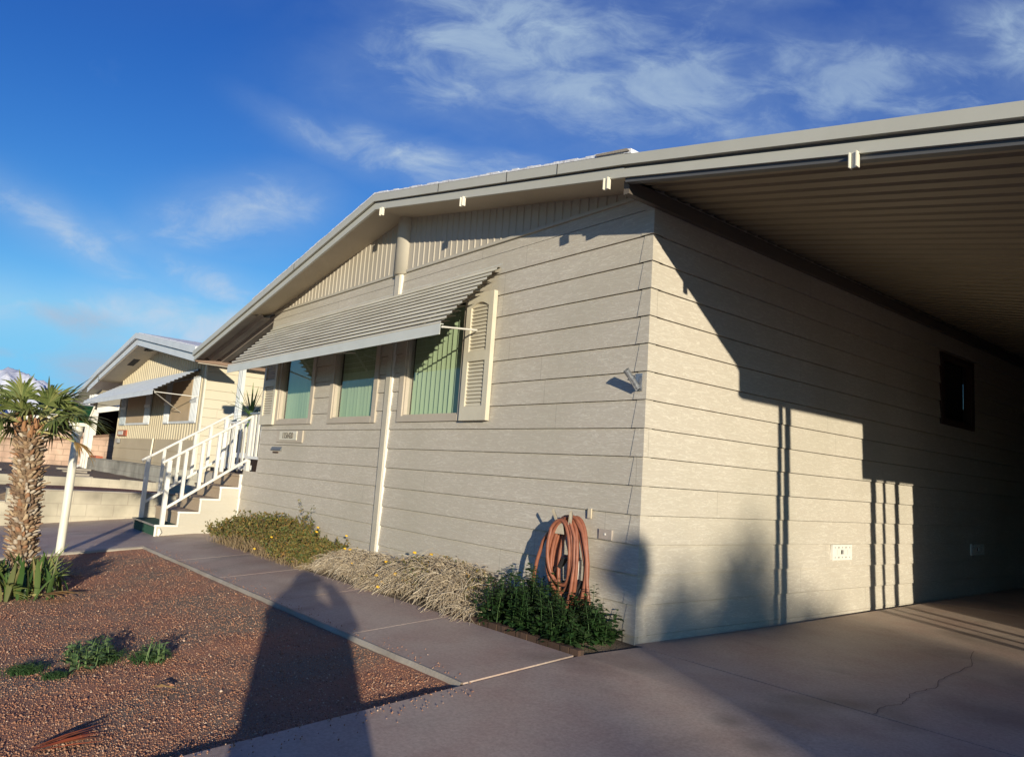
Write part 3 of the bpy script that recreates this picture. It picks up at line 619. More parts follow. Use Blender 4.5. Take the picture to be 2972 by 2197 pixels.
mb=MB(); mb.box(-.36,-.235,-.026,-.010,.665,.735); oc=mb.build('outlet_cover',mat('outlet_grey',(.42,.36,.31),(.38,.33,.28),.5,20),house)
mb=MB(); mb.box(-.305,-.29,-.031,-.026,.695,.708); mb.build('latch',M_white,oc)
def vent(y0,y1,z0,z1,label):
    v=thing('foundation_vent',label,'vent',(0.02,(y0+y1)/2,(z0+z1)/2),'white vents along the side wall')
    mb=MB(); d0,d1=.008,.026; W_=y1-y0; H=z1-z0
    holes=[]
    ny=5
    for i in range(ny):
        c=y0+W_*(.13+.185*i); hw=W_*(.028 if i%2==0 else .042)
        holes.append((c-hw,c+hw,z0+H*.13,z0+H*.23)); holes.append((c-hw,c+hw,z1-H*.23,z1-H*.13))
    holes.append(((y0+y1)/2-W_*.075,(y0+y1)/2+W_*.075,z0+H*.38,z0+H*.66))
    for c in (.24,.76): holes.append((y0+W_*(c-.03),y0+W_*(c+.03),z0+H*.33,z0+H*.70))
    zs=sorted({z0,z1}|{h[2] for h in holes}|{h[3] for h in holes})
    for za,zb2 in zip(zs[:-1],zs[1:]):
        zm=(za+zb2)/2; cur=y0
        for h in sorted(h for h in holes if h[2]<zm<h[3]):
            mb.box(d0,d1,cur,h[0],za,zb2); cur=h[1]
        mb.box(d0,d1,cur,y1,za,zb2)
    mb.build('grille',M_white,v)
    mb=MB(); mb.box(.006,.012,y0+.01,y1-.01,z0+.01,z1-.01); mb.build('backing',M_dark,v)
    for c in (.24,.76):
        mb=MB(); mb.box(.012,.0255,y0+W_*(c-.03),y0+W_*(c+.03),z0+H*.33,z0+H*.70); mb.build('louvre',M_awnv,v)
vent(2.66,3.03,.515,.655,'white foundation vent in the sunlit part of the side wall, nearest the corner')
vent(6.02,6.43,.52,.65,'white foundation vent in the dark under the carport, the middle one of three')
vent(8.4,8.8,.52,.65,'white foundation vent deepest in the dark of the carport')
# ---------------------------------------------------------------- carport
cp=thing('carport','open carport with ribbed metal roof and long gutter beam beside the beige house','carport',(1.7,6,0))
mb=MB(); strip(mb,[.051,XC],.0,.062,-.405,-.385); strip(mb,[.063,XC],.084,.158,-.43,-.385); mb.build('fascia',M_fascia,cp)
mb=MB(); strip(mb,[.051,XC],.062,.084,-.392,-.36); strip(mb,[.051,XC],-.03,-.0,-.385,-.33); mb.build('gutter_lip_gap_shade',mat('lip_gap_shade',(.10,.10,.10),rough=.5),cp)  # gutter lip, plus a dark strip painted as the shadow between the bands
mb=MB(); sl=.1995
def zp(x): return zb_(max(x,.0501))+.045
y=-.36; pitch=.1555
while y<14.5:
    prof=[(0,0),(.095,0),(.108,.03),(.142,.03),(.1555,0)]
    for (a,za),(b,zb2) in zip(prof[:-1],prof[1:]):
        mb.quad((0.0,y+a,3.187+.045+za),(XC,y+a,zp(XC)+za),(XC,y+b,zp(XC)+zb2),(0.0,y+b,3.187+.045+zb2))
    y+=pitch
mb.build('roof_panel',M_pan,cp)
mb=MB(); mb.add([(0,-.40,3.35),(XC,-.40,zb_(XC)+.156),(XC,14.6,zb_(XC)+.156),(0,14.6,3.35)],[(0,1,2,3)]); mb.build('roof_top',M_roofwhite,cp)
mb=MB(); mb.box(.0,.05,-.34,14.5,3.09,3.19); mb.build('ledger',mat('ledger_dark',(.12,.10,.08),rough=.6),cp)
mb=MB(); zE=zb_(XC); mb.box(XC-.05,XC+.09,-.46,14.6,zE-.17,zE+.13); mb.build('gutter_beam',M_white,cp)
for yy in (.165,.285): 
    mb=MB(); w=.024 if yy<.2 else .036; mb.box(XC-.05,XC+.0,yy-w,yy+w,-.05,zE-.13); mb.build('post',M_white,cp)
for yy in (4.6,9.2,14.2):
    mb=MB(); mb.box(XC-.05,XC+.03,yy-.04,yy+.04,-.05,zE-.13); mb.build('post',M_white,cp)
for yy,w in ((1.90,.05),(2.14,.024),(2.43,.042)):  # unseen slim posts, spaced to throw the shadow strips
    mb=MB(); mb.box(XC-.04,XC,yy-w,yy+w,-.05,zE-.13); mb.build('post',M_white,cp)
mb=MB(); mb.box(XC-.03,XC-.01,1.66,2.85,1.80,zE-.12); mb.build('valance',M_white,cp)  # unseen hanging panel, added for the stepped shadow edge
mb=MB(); mb.box(XC-.04,XC+.0,2.82,14.5,-.02,zE-.12); mb.box(0,XC,14.5,14.56,-.02,3.2); mb.build('shade_wall',M_darkbrown,cp)  # unseen side wall added to darken the bay, plus the end wall
for bx,yb in ((-3.41,-.40),(-1.90,-.40),(-.10,-.40),(1.68,-.40)):
    z=zb_(bx); b=MB(); y0=-.43;
    for dx in (-.019,.019): b.box(bx+dx-.003,bx+dx+.003,y0,y0+.035,z-.080,z+.004)
    b.box(bx-.016,bx+.016,y0+.014,y0+.020,z-.080,z+.004)
    b.build('beam_clip',M_post,cp if bx>0.1 else house)
# side door steps at the back of the carport
st=thing('side_steps','dark steps with a rail by the side door deep inside the carport','steps',(.4,8.9,0))
mb=MB(); mb.box(.03,1.0,9.0,9.9,.1,.55); mb.box(.03,1.0,8.7,9.0,.1,.33); mb.build('step',M_concgrey,st)
mb=MB(); mb.bar((.95,8.72,.1),(.95,8.72,1.1),.04,.04); mb.bar((.95,9.85,.5),(.95,9.85,1.45),.04,.04); mb.bar((.95,8.7,1.1),(.95,9.87,1.45),.04,.04); mb.build('handrail',M_iron,st)
# ---------------------------------------------------------------- left porch
pc=thing('porch_cover','corrugated porch awning off the left end of the beige house','porch cover',(-8.4,2,2.6))
mb=MB(); y=-.36
while y<7:
    for (a,za),(b,zb2) in (((0,0),(.10,0)),((.10,0),(.13,.04)),((.13,.04),(.17,.04)),((.17,.04),(.20,0))):
        mb.quad((-7.2,y+a,zb_(-7.2)+.03+za),(-9.5,y+a,zb_(-9.5)+.03+za),(-9.5,y+b,zb_(-9.5)+.03+zb2),(-7.2,y+b,zb_(-7.2)+.03+zb2))
    y+=.2
mb.build('roof_panel',mat('porch_pan',(.33,.29,.24),(.28,.24,.2),.5,2),pc)
mb=MB(); mb.box(-9.56,-9.50,-.38,7,2.60,2.79); mb.build('beam',mat('beam_brown',(.22,.15,.11),rough=.7),pc)
mb=MB(); mb.quad((-7.2,-.38,zb_(-7.2)+.12),(-9.55,-.38,zb_(-9.55)+.12),(-9.55,7,zb_(-9.55)+.12),(-7.2,7,zb_(-7.2)+.12)); mb.build('roof_top',M_roofwhite,pc)
for yy in (.42,3.6,6.8):
    mb=MB()
    for dx in (-.075,.0,.075): mb.box(-9.50+dx-.022,-9.50+dx+.022,yy-.03,yy+.03,.8,2.61)
    mb.box(-9.59,-9.41,yy+.005,yy+.012,.8,2.61); mb.build('post',M_white2,pc)
# stairs
stp=thing('front_steps','white sided porch steps with tan carpet treads and one green bottom step','steps',(-8.38,-.5,0))
xL,xR=-9.0,-7.76
ys_=[-1.115,-.83,-.55,-.285,-.02,.02]; hz=[.045,.235,.43,.61,.805]
# side panels stepped
for x in (xR,xL+.02):
    for i in range(1,5):
        pass
for x,s in ((xR,1),(xL,-1)):
    mb=MB()
    for i in range(5):
        za=-.16 if True else 0
        y0_=ys_[i]; y1_=ys_[i+1]
        lo=-.16; hi=hz[i]-.018
        zz=lo
        nb=0
        while zz<hi-.001:
            z2=min(.05+E*nb - .0, hi) if zz<.05+E*nb else hi
            z2=min(hi,[q for q in (.05,.2532,.4564,.6596,.8628) if q>zz+.001][0])
            d=.012*s
            mb.quad((x+d,y0_,zz),(x+d,y1_,zz),(x+d*.15,y1_,z2),(x+d*.15,y0_,z2)); mb.quad((x,y0_,zz),(x,y1_,zz),(x+d,y1_,zz),(x+d,y0_,zz))
            zz=z2
    mb.build('side_panel',M_stairside,stp)
mb=MB()
for i in range(5):
    mb.box(xR-.0,xR+.022,ys_[i]-.03,ys_[i+1]-.002,hz[i]-.022,hz[i]+.004)
    if i<5: mb.box(xR-.0,xR+.020,ys_[i]-.025,ys_[i]-.0,(hz[i-1]+.005 if i else -.15),hz[i]-.022)
mb.box(xR,xR+.03,-.035,.0,.05,.80); mb.build('edge_trim',M_white,stp)
mb=MB()
for i in range(1,5): mb.box(xL,xR,ys_[i],ys_[i]+.02,hz[i-1]+.003,hz[i]-.03); mb.box(xL,xR,ys_[i]-.022,ys_[i+1]+.0,hz[i]-.028,hz[i])
mb.build('carpet_tread',M_carpet_t,stp)
mb=MB(); mb.box(xL,xR,ys_[0]-.03,ys_[1],hz[0]-.025,hz[0]+.001); mb.box(xL+.05,xR-.03,ys_[0]-.006,ys_[0]+.01,-.13,hz[0]-.04); mb.build('green_carpet',M_carpet_g,stp)
mb=MB(); mb.box(xL,xR,ys_[0]-.034,ys_[0]-.03,hz[0]-.022,hz[0]+.003); mb.box(xL,xL+.05,ys_[0]-.01,ys_[0]+.01,-.15,hz[0]-.025); mb.box(xL,xR,ys_[0]-.008,ys_[0]+.01,-.16,-.13); mb.build('nosing',M_iron,stp)
mb=MB(); mb.tube([(xR+.022,-1.085,-.10),(xR+.03,-1.07,-.05),(xR+.03,-1.085,0)],[.018,.03,.015],8); mb.build('bracket_cap',M_white,stp)
# deck
dk=thing('porch_deck','raised porch deck with carpet behind the white steps at the left end of the house','deck',(-8.3,3,.4))
mb=MB(); mb.box(-9.55,-7.22,.02,7,.70,.80); mb.build('deck_floor',M_carpet_t,dk)
mb=MB(); lap(mb,lambda a,d,z:(-9.55-d,a,z),.02,7,0,4); mb.box(-9.55,-9.0,.005,.02,-.1,.78); mb.build('skirt',M_wall,dk)
# handrails
def rail(x,label,far):
    r=thing('handrail',label,'handrail',(x,-.4,0),'white stair handrails')
    y0,z0=-1.125,.905; y1,z1=.17,1.76; zt=lambda y:z0+(y-y0)*(z1-z0)/(y1-y0)
    mb=MB(); mb.tube([(x,y0,z0),(x,y1,z1)],.021,10); mb.box(x-.006,x+.006,y0+.02,y0+.03,z0-.03,z0)
    mb.build('top_rail',M_white,r)
    mb=MB(); zb2=lambda y:.283+(y+1.008)*.70; mb.bar((x,-1.03,zb2(-1.03)),(x,.06,zb2(.06)),.028,.035); mb.build('bottom_rail',M_white,r)
    for y in (-1.035,):
        mb=MB(); mb.box(x-.028,x+.028,y-.028,y+.028,.045,zt(y)-.012); mb.build('post',M_white,r)
    for y in (-.82,-.6,-.38,-.155):
        mb=MB(); mb.box(x-.021,x+.021,y-.021,y+.021,zb2(y),zt(y)-.012); mb.build('baluster',M_white,r)
    mb=MB(); mb.box(x-.028,x+.028,.05,.105,.8,zt(.08)-.012); mb.build('post',M_white,r)
rail(-7.81,'white stair handrail nearer the camera, its foot on the bottom step',0); rail(-8.98,'white stair handrail on the far side of the porch steps',1)
gt=thing('porch_gate','white picket gate at the top of the porch steps','gate',(-8.4,.12,.8))
for x in (-8.90,-8.72,-8.55,-8.36,-8.18,-8.0):
    mb=MB(); t=1.60; mb.prism([(x-.036,.86),(x+.036,.86),(x+.036,t-.04),(x+.018,t),(x-.018,t),(x-.036,t-.04)],'y',.105,.122); mb.build('picket',M_white,gt)
mb=MB(); mb.box(-8.95,-7.84,.123,.15,1.05,1.13); mb.box(-8.95,-7.84,.123,.15,.88,.95); mb.box(-8.95,-7.84,.10,.15,1.60,1.625); mb.build('gate_rail',M_white2,gt)
rl=thing('porch_railing','white porch railing panel between the steps and the house corner','railing',(-7.5,.08,.8))
for x in (-7.66,-7.50,-7.34):
    mb=MB(); mb.box(x-.033,x+.033,.05,.075,1.09,1.715); mb.build('picket',M_white,rl)
mb=MB(); mb.box(-7.80,-7.23,.045,.085,1.045,1.09); mb.build('bottom_rail',M_white2,rl)
mb=MB(); mb.bar((-7.84,.065,1.735),(-7.22,.065,1.735),.06,.025); mb.build('top_rail',M_iron,rl)
rl2=thing('side_railing','white picket railing along the outer side of the raised porch','railing',(-9.5,2,.8))
for i in range(16):
    y=.3+i*.2; mb=MB(); mb.box(-9.47,-9.45,y-.035,y+.035,.86,1.66); mb.build('picket',M_white,rl2)
mb=MB(); mb.box(-9.50,-9.47,.2,3.5,1.05,1.12); mb.box(-9.52,-9.44,.2,3.5,1.66,1.69); mb.build('rail',M_white2,rl2)
# ---------------------------------------------------------------- foliage tools
def leaf_quads(P,D,Lh,Wd,up=None,bend=.2,rs=NP):
    """diamond/bent leaves: P base (n,3), D direction (n,3), Lh length, Wd width -> V,F (4 tris-> 2 quads)"""
    n=len(P); D=D/np.linalg.norm(D,axis=1,keepdims=True)
    A=rs.normal(size=(n,3)); S=np.cross(D,A); S/=np.linalg.norm(S,axis=1,keepdims=True)+1e-9; Nn=np.cross(S,D)
    Lh=np.asarray(Lh)[:,None]; Wd=np.asarray(Wd)[:,None]
    b=P; m1=P+D*Lh*.5+S*Wd*.5+Nn*Lh*bend*.25; m2=P+D*Lh*.5-S*Wd*.5+Nn*Lh*bend*.25; mid=P+D*Lh*.5; t=P+D*Lh-Nn*Lh*bend*.3
    V=np.stack([b,m1,t,m2],1).reshape(-1,3); F=np.arange(n*4).reshape(n,4); return V,F
def curves_mesh(C,rad,nside=3):
    """C (n,m,3) polylines, rad (n,) -> tubes"""
    n,m,_=C.shape; T=np.gradient(C,axis=1); T/=np.linalg.norm(T,axis=2,keepdims=True)+1e-9
    A=np.zeros_like(T); A[...,0]=.3; A[...,1]=.5; A[...,2]=.81
    S=np.cross(T,A); S/=np.linalg.norm(S,axis=2,keepdims=True)+1e-9; Bn=np.cross(T,S)
    tp=np.linspace(1,.35,m)[None,:,None]
    rings=[C+(S*math.cos(2*math.pi*k/nside)+Bn*math.sin(2*math.pi*k/nside))*rad[:,None,None]*tp for k in range(nside)]
    V=np.stack(rings,2).reshape(-1,3)
    base=(np.arange(n)[:,None]*m+np.arange(m-1)[None,:]).ravel()*nside
    F=np.concatenate([np.stack([base+k,base+(k+1)%nside,base+nside+(k+1)%nside,base+nside+k],1) for k in range(nside)])
    return V,F
def stems(n,fn_base,hgt,spread,m=6,rs=NP,droop=.3,dirbias=None):
    C=np.zeros((n,m,3)); B=fn_base(n); az=rs.uniform(0,6.28,n); L=hgt*rs.uniform(.5,1.1,n); sp=spread*rs.uniform(.2,1,n)
    t=np.linspace(0,1,m)[None]
    C[...,0]=B[:,0:1]+np.cos(az)[:,None]*sp[:,None]*t**1.2; C[...,1]=B[:,1:2]+np.sin(az)[:,None]*sp[:,None]*t**1.2
    C[...,2]=B[:,2:3]+L[:,None]*(t-droop*t**2.5)
    C[:,1:]+=rs.normal(0,.012,(n,m-1,3)); return C
M_lant=island([(.10,.11,.03),(.19,.16,.04),(.30,.16,.045),(.075,.12,.035),(.24,.19,.06),(.13,.14,.04),(.05,.095,.03)],.65,'lantana_leaf',.3,.25)
M_lstem=island([(.22,.15,.08),(.32,.24,.14),(.15,.10,.05)],.8,'lantana_stem')
M_straw=island([(.38,.30,.20),(.55,.46,.33),(.48,.39,.27),(.26,.19,.12),(.66,.57,.43),(.36,.28,.18)],.8,'straw')
M_green=island([(.028,.075,.02),(.045,.11,.028),(.02,.055,.016),(.08,.14,.045),(.035,.09,.025)],.55,'weed_leaf',.35,.25)
M_yellow=island([(.75,.45,.03),(.85,.55,.05),(.75,.36,.02)],.6,'yellow_petal')
def flower(par,p,r):
    mb=MB()
    for i in range(9):
        a=i*2.4; d=Vector((math.cos(a)*.7,math.sin(a)*.7,.6+.4*(i%3))).normalized(); c=Vector(p)+d*r*.6; 
        mb.tube([c-d*r*.1,c+d*r*.45],[r*.5,r*.35],6)
    mb.build('flower',M_yellow,par)
def mound(name,label,xa,xb,ya,yb,h,nst,nlv,mleaf,mstem,lsz,stemr=.003,flowers=(),shape=None,droop=.35,spread=.22,extra=None):
    t=thing(name,label,'plant',((xa+xb)/2,(ya+yb)/2,0))
    def base(n): 
        x=NP.uniform(xa,xb,n); y=NP.uniform(ya,yb,n); return np.stack([x,y,Gv(x,y)],1)
    C=stems(nst,base,1.,spread,7,droop=droop)
    hh=np.array([h*(shape((x-xa)/(xb-xa)) if shape else 1) for x in C[:,0,0]])
    z0=C[:,0,2:3]; C[...,2]=z0+(C[...,2]-z0)*hh[:,None]
    V,F=curves_mesh(C,NP.uniform(.6,1.3,nst)*stemr); raw('stem',V,F,mstem,t)
    if nlv:
        i=NP.randint(0,nst,nlv); u=NP.uniform(.25,1,nlv)**.6*(C.shape[1]-1); k=np.minimum(u.astype(int),C.shape[1]-2); f=(u-k)[:,None]
        P=C[i,k]*(1-f)+C[i,k+1]*f; D=NP.normal(size=(nlv,3))+np.array([.3,-.5,.5]); V,F=leaf_quads(P,D,NP.uniform(.5,1.2,nlv)*lsz,NP.uniform(.35,.6,nlv)*lsz)
        raw('foliage',V,F,mleaf,t)
    for p in flowers: flower(t,p,.017)
    return t
lt=mound('lantana_bush','sprawling green and rust lantana bush with a few yellow flowers beside the porch steps',-6.75,-3.85,-.72,-.12,.60,1700,26000,M_lant,M_lstem,.034,.0022,
  flowers=[(-5.1,-.5,.36),(-4.4,-.3,.34),(-3.62,-.35,.20),(-3.75,-.4,.13),(-4.0,-.5,.33),(-5.6,-.62,.25),(-4.7,-.7,.2),(-6.5,-.75,.1),(-4.9,-.8,.05),(-3.9,-.2,.3)],shape=lambda t:.50+.55*math.sin(math.pi*min(1,t*1.15))+.12*math.sin(t*23)+.08*math.sin(t*51))
C=np.array([[(-5.0+.14*i*.5+.02*math.sin(i),-.25,.30+.07*i-.004*i*i) for i in range(6)],[(-4.95-.05*i,-.2,.33+.05*i) for i in range(6)]]); V,F=curves_mesh(C,np.array([.002,.002])); raw('long_stem',V,F,M_lstem,lt)
i=NP.randint(0,2,60); k=NP.randint(1,6,60); V,F=leaf_quads(C[i,k]+NP.normal(0,.012,(60,3)),NP.normal(size=(60,3)),np.full(60,.028),np.full(60,.014)); raw('foliage',V,F,M_lant,lt)
def straw(name,label,xa,xb,ya,yb,h,n,fl,green=0):
    t=thing(name,label,'plant',((xa+xb)/2,(ya+yb)/2,0))
    x=NP.uniform(xa,xb,n); y=NP.uniform(ya,yb,n); cx=(xa+xb)/2; w=(xb-xa)/2; cy=(ya+yb)/2; wy=(yb-ya)/2
    e=np.clip(1-((x-cx)/w)**2*.9-((y-cy)/wy)**2*.6,.06,1); z=Gv(x,y)+h*np.sqrt(e)*NP.uniform(.35,1.,n)
    m=7; tt=np.linspace(-.5,.5,m)[None]; az=NP.normal(-.9,.9,n); L=NP.uniform(.08,.34,n); pit=NP.normal(0,.35,n)
    C=np.zeros((n,m,3)); C[...,0]=x[:,None]+np.cos(az)[:,None]*L[:,None]*tt; C[...,1]=y[:,None]+np.sin(az)[:,None]*L[:,None]*tt
    sl=-(x-cx)/w*.5
    C[...,2]=z[:,None]+L[:,None]*(tt*(np.sin(pit)+sl*np.cos(az))[:,None])-L[:,None]*.45*(tt**2)*2+NP.normal(0,.004,(n,m)); C[...,:2]+=NP.normal(0,.006,(n,m,2))
    C[...,1]=np.minimum(C[...,1],-.03); C[...,2]=np.maximum(C[...,2],Gv(C[...,0],C[...,1])+.004)
    V,F=curves_mesh(C,NP.uniform(.0015,.0048,n)); raw('dry_stalk',V,F,M_straw,t)
    mb=MB()   # matted core that hides the soil
    nx=26; pts=[]
    for j in range(9):
        for i_ in range(nx+1):
            u=-1+2*i_/nx; v=-1+2*j/8; X_=cx+u*w*.93; Y_=min(cy+v*wy*.9,-.03); e_=max(0,1-u*u-v*v*.75); pts.append((X_,Y_,G(X_,Y_)-.01+h*.62*math.sqrt(e_)+R_.uniform(-.012,.012)))
    mb.add(pts,[(j*(nx+1)+i_,j*(nx+1)+i_+1,(j+1)*(nx+1)+i_+1,(j+1)*(nx+1)+i_) for j in range(8) for i_ in range(nx)],True)
    mb.build('matted_core',mat('straw_core',(.20,.145,.095),(.30,.23,.15),.95,30,bump=1,bscale=120,bdist=.02),t)
    if green:
        i=NP.randint(0,n,green); P=C[i,3]+np.array([0,0,.012]); k=(np.sin(P[:,0]*9)+np.sin(P[:,1]*13+P[:,0]*5))>.35; P=P[k]
        V,F=leaf_quads(P,NP.normal(size=(len(P),3))+np.array([0,-.3,.7]),NP.uniform(.012,.03,len(P)),NP.uniform(.006,.014,len(P))); raw('foliage',V,F,M_lant,t)
    for p in fl: flower(t,p,.020)
straw('dry_plant','low clump of dry straw-coloured stalks against the seam strip of the front wall',-4.05,-2.35,-.62,-.05,.26,3200,[(-3.05,-.55,.13),(-3.6,-.3,.19)])
straw('dry_plant','larger straw-coloured dead plant with yellow flowers next to the green weeds',-2.75,-1.0,-.64,-.05,.36,4600,[(-2.45,-.25,.30),(-2.25,-.2,.31),(-2.5,-.6,.10),(-2.35,-.62,.06),(-2.05,-.6,.12),(-2.6,-.45,.2),(-1.95,-.3,.28),(-2.4,-.4,.24),(-2.15,-.62,.16),(-2.32,-.68,.03)],green=9000)
# green weeds under the hose: upright stems with broad toothed leaves
def leafy(name,label,spots,hmax,nl,ls,mat_=M_green,cat='weed',par=None):
    t=par or thing(name,label,cat,(np.mean([p[0] for p in spots]),np.mean([p[1] for p in spots]),0))
    C=[];
    for (x,y,h) in spots:
        a=R_.uniform(0,6.28); l=R_.uniform(.05,.25)*h; C.append([(x+math.cos(a)*l*(q/6)**1.5+R_.uniform(-.004,.004),y+math.sin(a)*l*(q/6)**1.5,G(x,y)+h*q/6) for q in range(7)])
    C=np.array(C); V,F=curves_mesh(C,np.full(len(C),.004)); raw('stem',V,F,mat_,t)
    n=len(C)*nl; i=np.repeat(np.arange(len(C)),nl); u=NP.uniform(.08,1,n)*6; k=np.minimum(u.astype(int),5); f=(u-k)[:,None]; P=C[i,k]*(1-f)+C[i,k+1]*f
    az=NP.uniform(0,6.28,n); D=np.stack([np.cos(az),np.sin(az),NP.uniform(-.3,.6,n)],1); sc=ls*(1.25-.8*u/6)*NP.uniform(.6,1.2,n)
    # broad leaf: rhomboid hexagon of two quads along a midrib with a petiole gap
    D/=np.linalg.norm(D,axis=1,keepdims=True); S=np.cross(D,np.array([0,0,1.])); S/=np.linalg.norm(S,axis=1,keepdims=True); Nn=np.cross(S,D)
    s=sc[:,None]; Pb=P+D*s*.35
    pts=[Pb,Pb+D*s*.25+S*s*.42+Nn*s*.10,Pb+D*s*.62+S*s*.30+Nn*s*.10,Pb+D*s*1.0-Nn*s*.12,Pb+D*s*.62-S*s*.30+Nn*s*.10,Pb+D*s*.25-S*s*.42+Nn*s*.10,Pb+D*s*.5]
    V=np.stack(pts,1).reshape(-1,3); b=np.arange(n)[:,None]*7; F=np.concatenate([b+np.array([[0,1,2,6]]),b+np.array([[6,2,3,4]]),b+np.array([[0,6,4,5]])]); raw('foliage',V,F,mat_,t)
    return t
sp=[]
for i in range(125):
    x=R_.uniform(-1.02,-.07); y=R_.uniform(-.60,-.06); sp.append((x,y,(.17+.20*R_.random())*(.75+.45*math.exp(-((x+.75)/.35)**2))))
sp+=[(R_.uniform(-.30,.03),R_.uniform(-.60,-.12),R_.uniform(.10,.2)) for _ in range(26)]
sp+=[(-.22,-.2,.36),(-.28,-.25,.33),(-.75,-.5,.38),(-.60,-.5,.30),(-.95,-.3,.36)]
leafy('green_weeds','dense dark green leafy weeds growing under the coiled hose at the house corner',sp,.4,34,.062)
eb=thing('bed_edging','row of small dark bricks edging the weedy bed beside the walkway','edging',(-.4,-.61,0))
x=-1.35
while x<.03:
    w=R_.uniform(.085,.12); mb=MB(); n=8; h=.034
    pr=[(x+.004+(w-.008)*i/n, .03+ (h-.03)*math.sin(math.pi*i/n)**.5) for i in range(n+1)]
    mb.prism([(x+w-.004,-.03),(x+.004,-.03)]+pr,'y',-.635+R_.uniform(-.006,.006),-.585); mb.build('brick',M_stone,eb,True); x+=w
# ---------------------------------------------------------------- hose
hs=thing('garden_hose','coiled orange-brown rubber garden hose hanging on the wall by the house corner','hose',(-.68,-.1,.5))
def loop(cx,cy,wt,wb,zt,zb,ph,w=.0,endcut=None,n=40,tilt=0):
    P=[]
    for i in range(n+1):
        t=i/n*2*math.pi; c=math.cos(t); s=math.sin(t)   # t=0 top
        u=(1-c)/2; wd=wt+(wb-wt)*min(1,u*1.3); 
        x=cx+s*wd+tilt*u; z=zt-(zt-zb)*u; y=cy-.012*math.sin(t+ph)-.03*math.sin(math.pi*u)*w
        if u<.15: x=cx+s*wd*1.05
        x+=.008*math.sin(t*3+ph*2)*u; z+=.010*math.sin(t*2+ph)*u
        P.append((x,y,z))
    return P
specs=[(-.68,-.125,.16,.17,.80,.16,0,1,0),(-.66,-.105,.14,.20,.79,.10,1,.5,.03),(-.68,-.15,.12,.13,.765,.24,2,.8,-.02),(-.63,-.135,.15,.20,.805,.18,3,.3,.02),(-.65,-.09,.13,.15,.78,.13,4,.2,.0),(-.60,-.12,.15,.14,.80,.07,5,.6,.02),(-.71,-.16,.11,.11,.77,.30,2.5,1,.04)]
for i,(cx,cy,wt,wb,zt,zb,ph,w,ti) in enumerate(specs):
    P=loop(cx,cy,wt,wb,zt,zb,ph,w,tilt=ti); mb=MB(); mb.tube(P,.0142,9,False); mb.build('coil',M_hose,hs)
mb=MB(); mb.tube([(-.70,-.13,.79),(-.80,-.155,.72),(-.885,-.17,.60),(-.93,-.18,.45),(-.955,-.185,.30),(-.97,-.19,.15),(-.98,-.2,.02)],.0142,9); mb.build('hose_end',M_hose,hs)
mb=MB(); mb.tube([(-.60,-.13,.80),(-.50,-.14,.70),(-.445,-.14,.52),(-.43,-.14,.35),(-.40,-.14,.22),(-.36,-.15,.08)],.0142,9); mb.build('hose_end',M_hose,hs)
mb=MB(); mb.tube([(-.62,-.16,.78),(-.55,-.17,.66),(-.535,-.175,.45),(-.55,-.18,.28),(-.60,-.19,.05)],.0135,9); mb.build('hose_end',M_hose,hs)
hh=thing('hose_hanger','cream metal hose hanger with two raised prongs on the front wall','hose hanger',(-.68,-.05,.74))
mb=MB(); n=10
for r in range(n):
    a0=math.pi*(.05+.9*r/n); a1=math.pi*(.05+.9*(r+1)/n); R0=.10
    p=lambda a,y,rr=R0:(-.68+rr*math.cos(a),y,.66+rr*math.sin(a)*.9)
    mb.quad(p(a0,-.02),p(a1,-.02),p(a1,-.17),p(a0,-.17)); 
for s,dx in ((-.06,-.03),(.07,.03)):
    mb.add([(-.68+s-.018,-.17,.745),(-.68+s+.018,-.17,.745),(-.68+s+.020+dx,-.19,.83),(-.68+s+dx+.008,-.19,.85),(-.68+s+dx-.008,-.19,.85),(-.68+s-.020+dx,-.19,.83)],[(0,1,2,3,4,5)])
mb.add([(-.78,-.171,.67),(-.66,-.171,.67),(-.68,-.171,.75),(-.74,-.171,.745)],[(0,1,2,3)])
mb.build('cradle',M_hanger,hh)
mb=MB(); mb.box(-.70,-.655,-.024,-.012,.60,.80); mb.box(-.575,-.54,-.026,-.014,.80,.872); mb.build('wall_strap',M_hanger,hh)
fc=thing('faucet','black and white garden tap with stub pipe behind the coiled hose','faucet',(-.60,-.06,.45))
mb=MB(); mb.tube([(-.57,-.08,.02),(-.57,-.08,.50)],.013,8); mb.tube([(-.57,-.08,.50),(-.62,-.10,.52),(-.68,-.14,.50)],.016,8); mb.build('pipe',M_iron,fc)
mb=MB(); mb.tube([(-.78,-.12,.40),(-.72,-.13,.44),(-.66,-.14,.50),(-.58,-.13,.51)],.022,8); mb.tube([(-.62,-.1,.2),(-.55,-.12,.28),(-.5,-.12,.35)],.018,8); mb.build('valve',M_black,fc)
mb=MB(); mb.box(-.585,-.555,-.115,-.09,.36,.49); mb.box(-.65,-.62,-.12,-.10,.49,.53); mb.build('timer',M_white,fc)
for o_ in (hs,hh,fc): o_.location.x+=.09
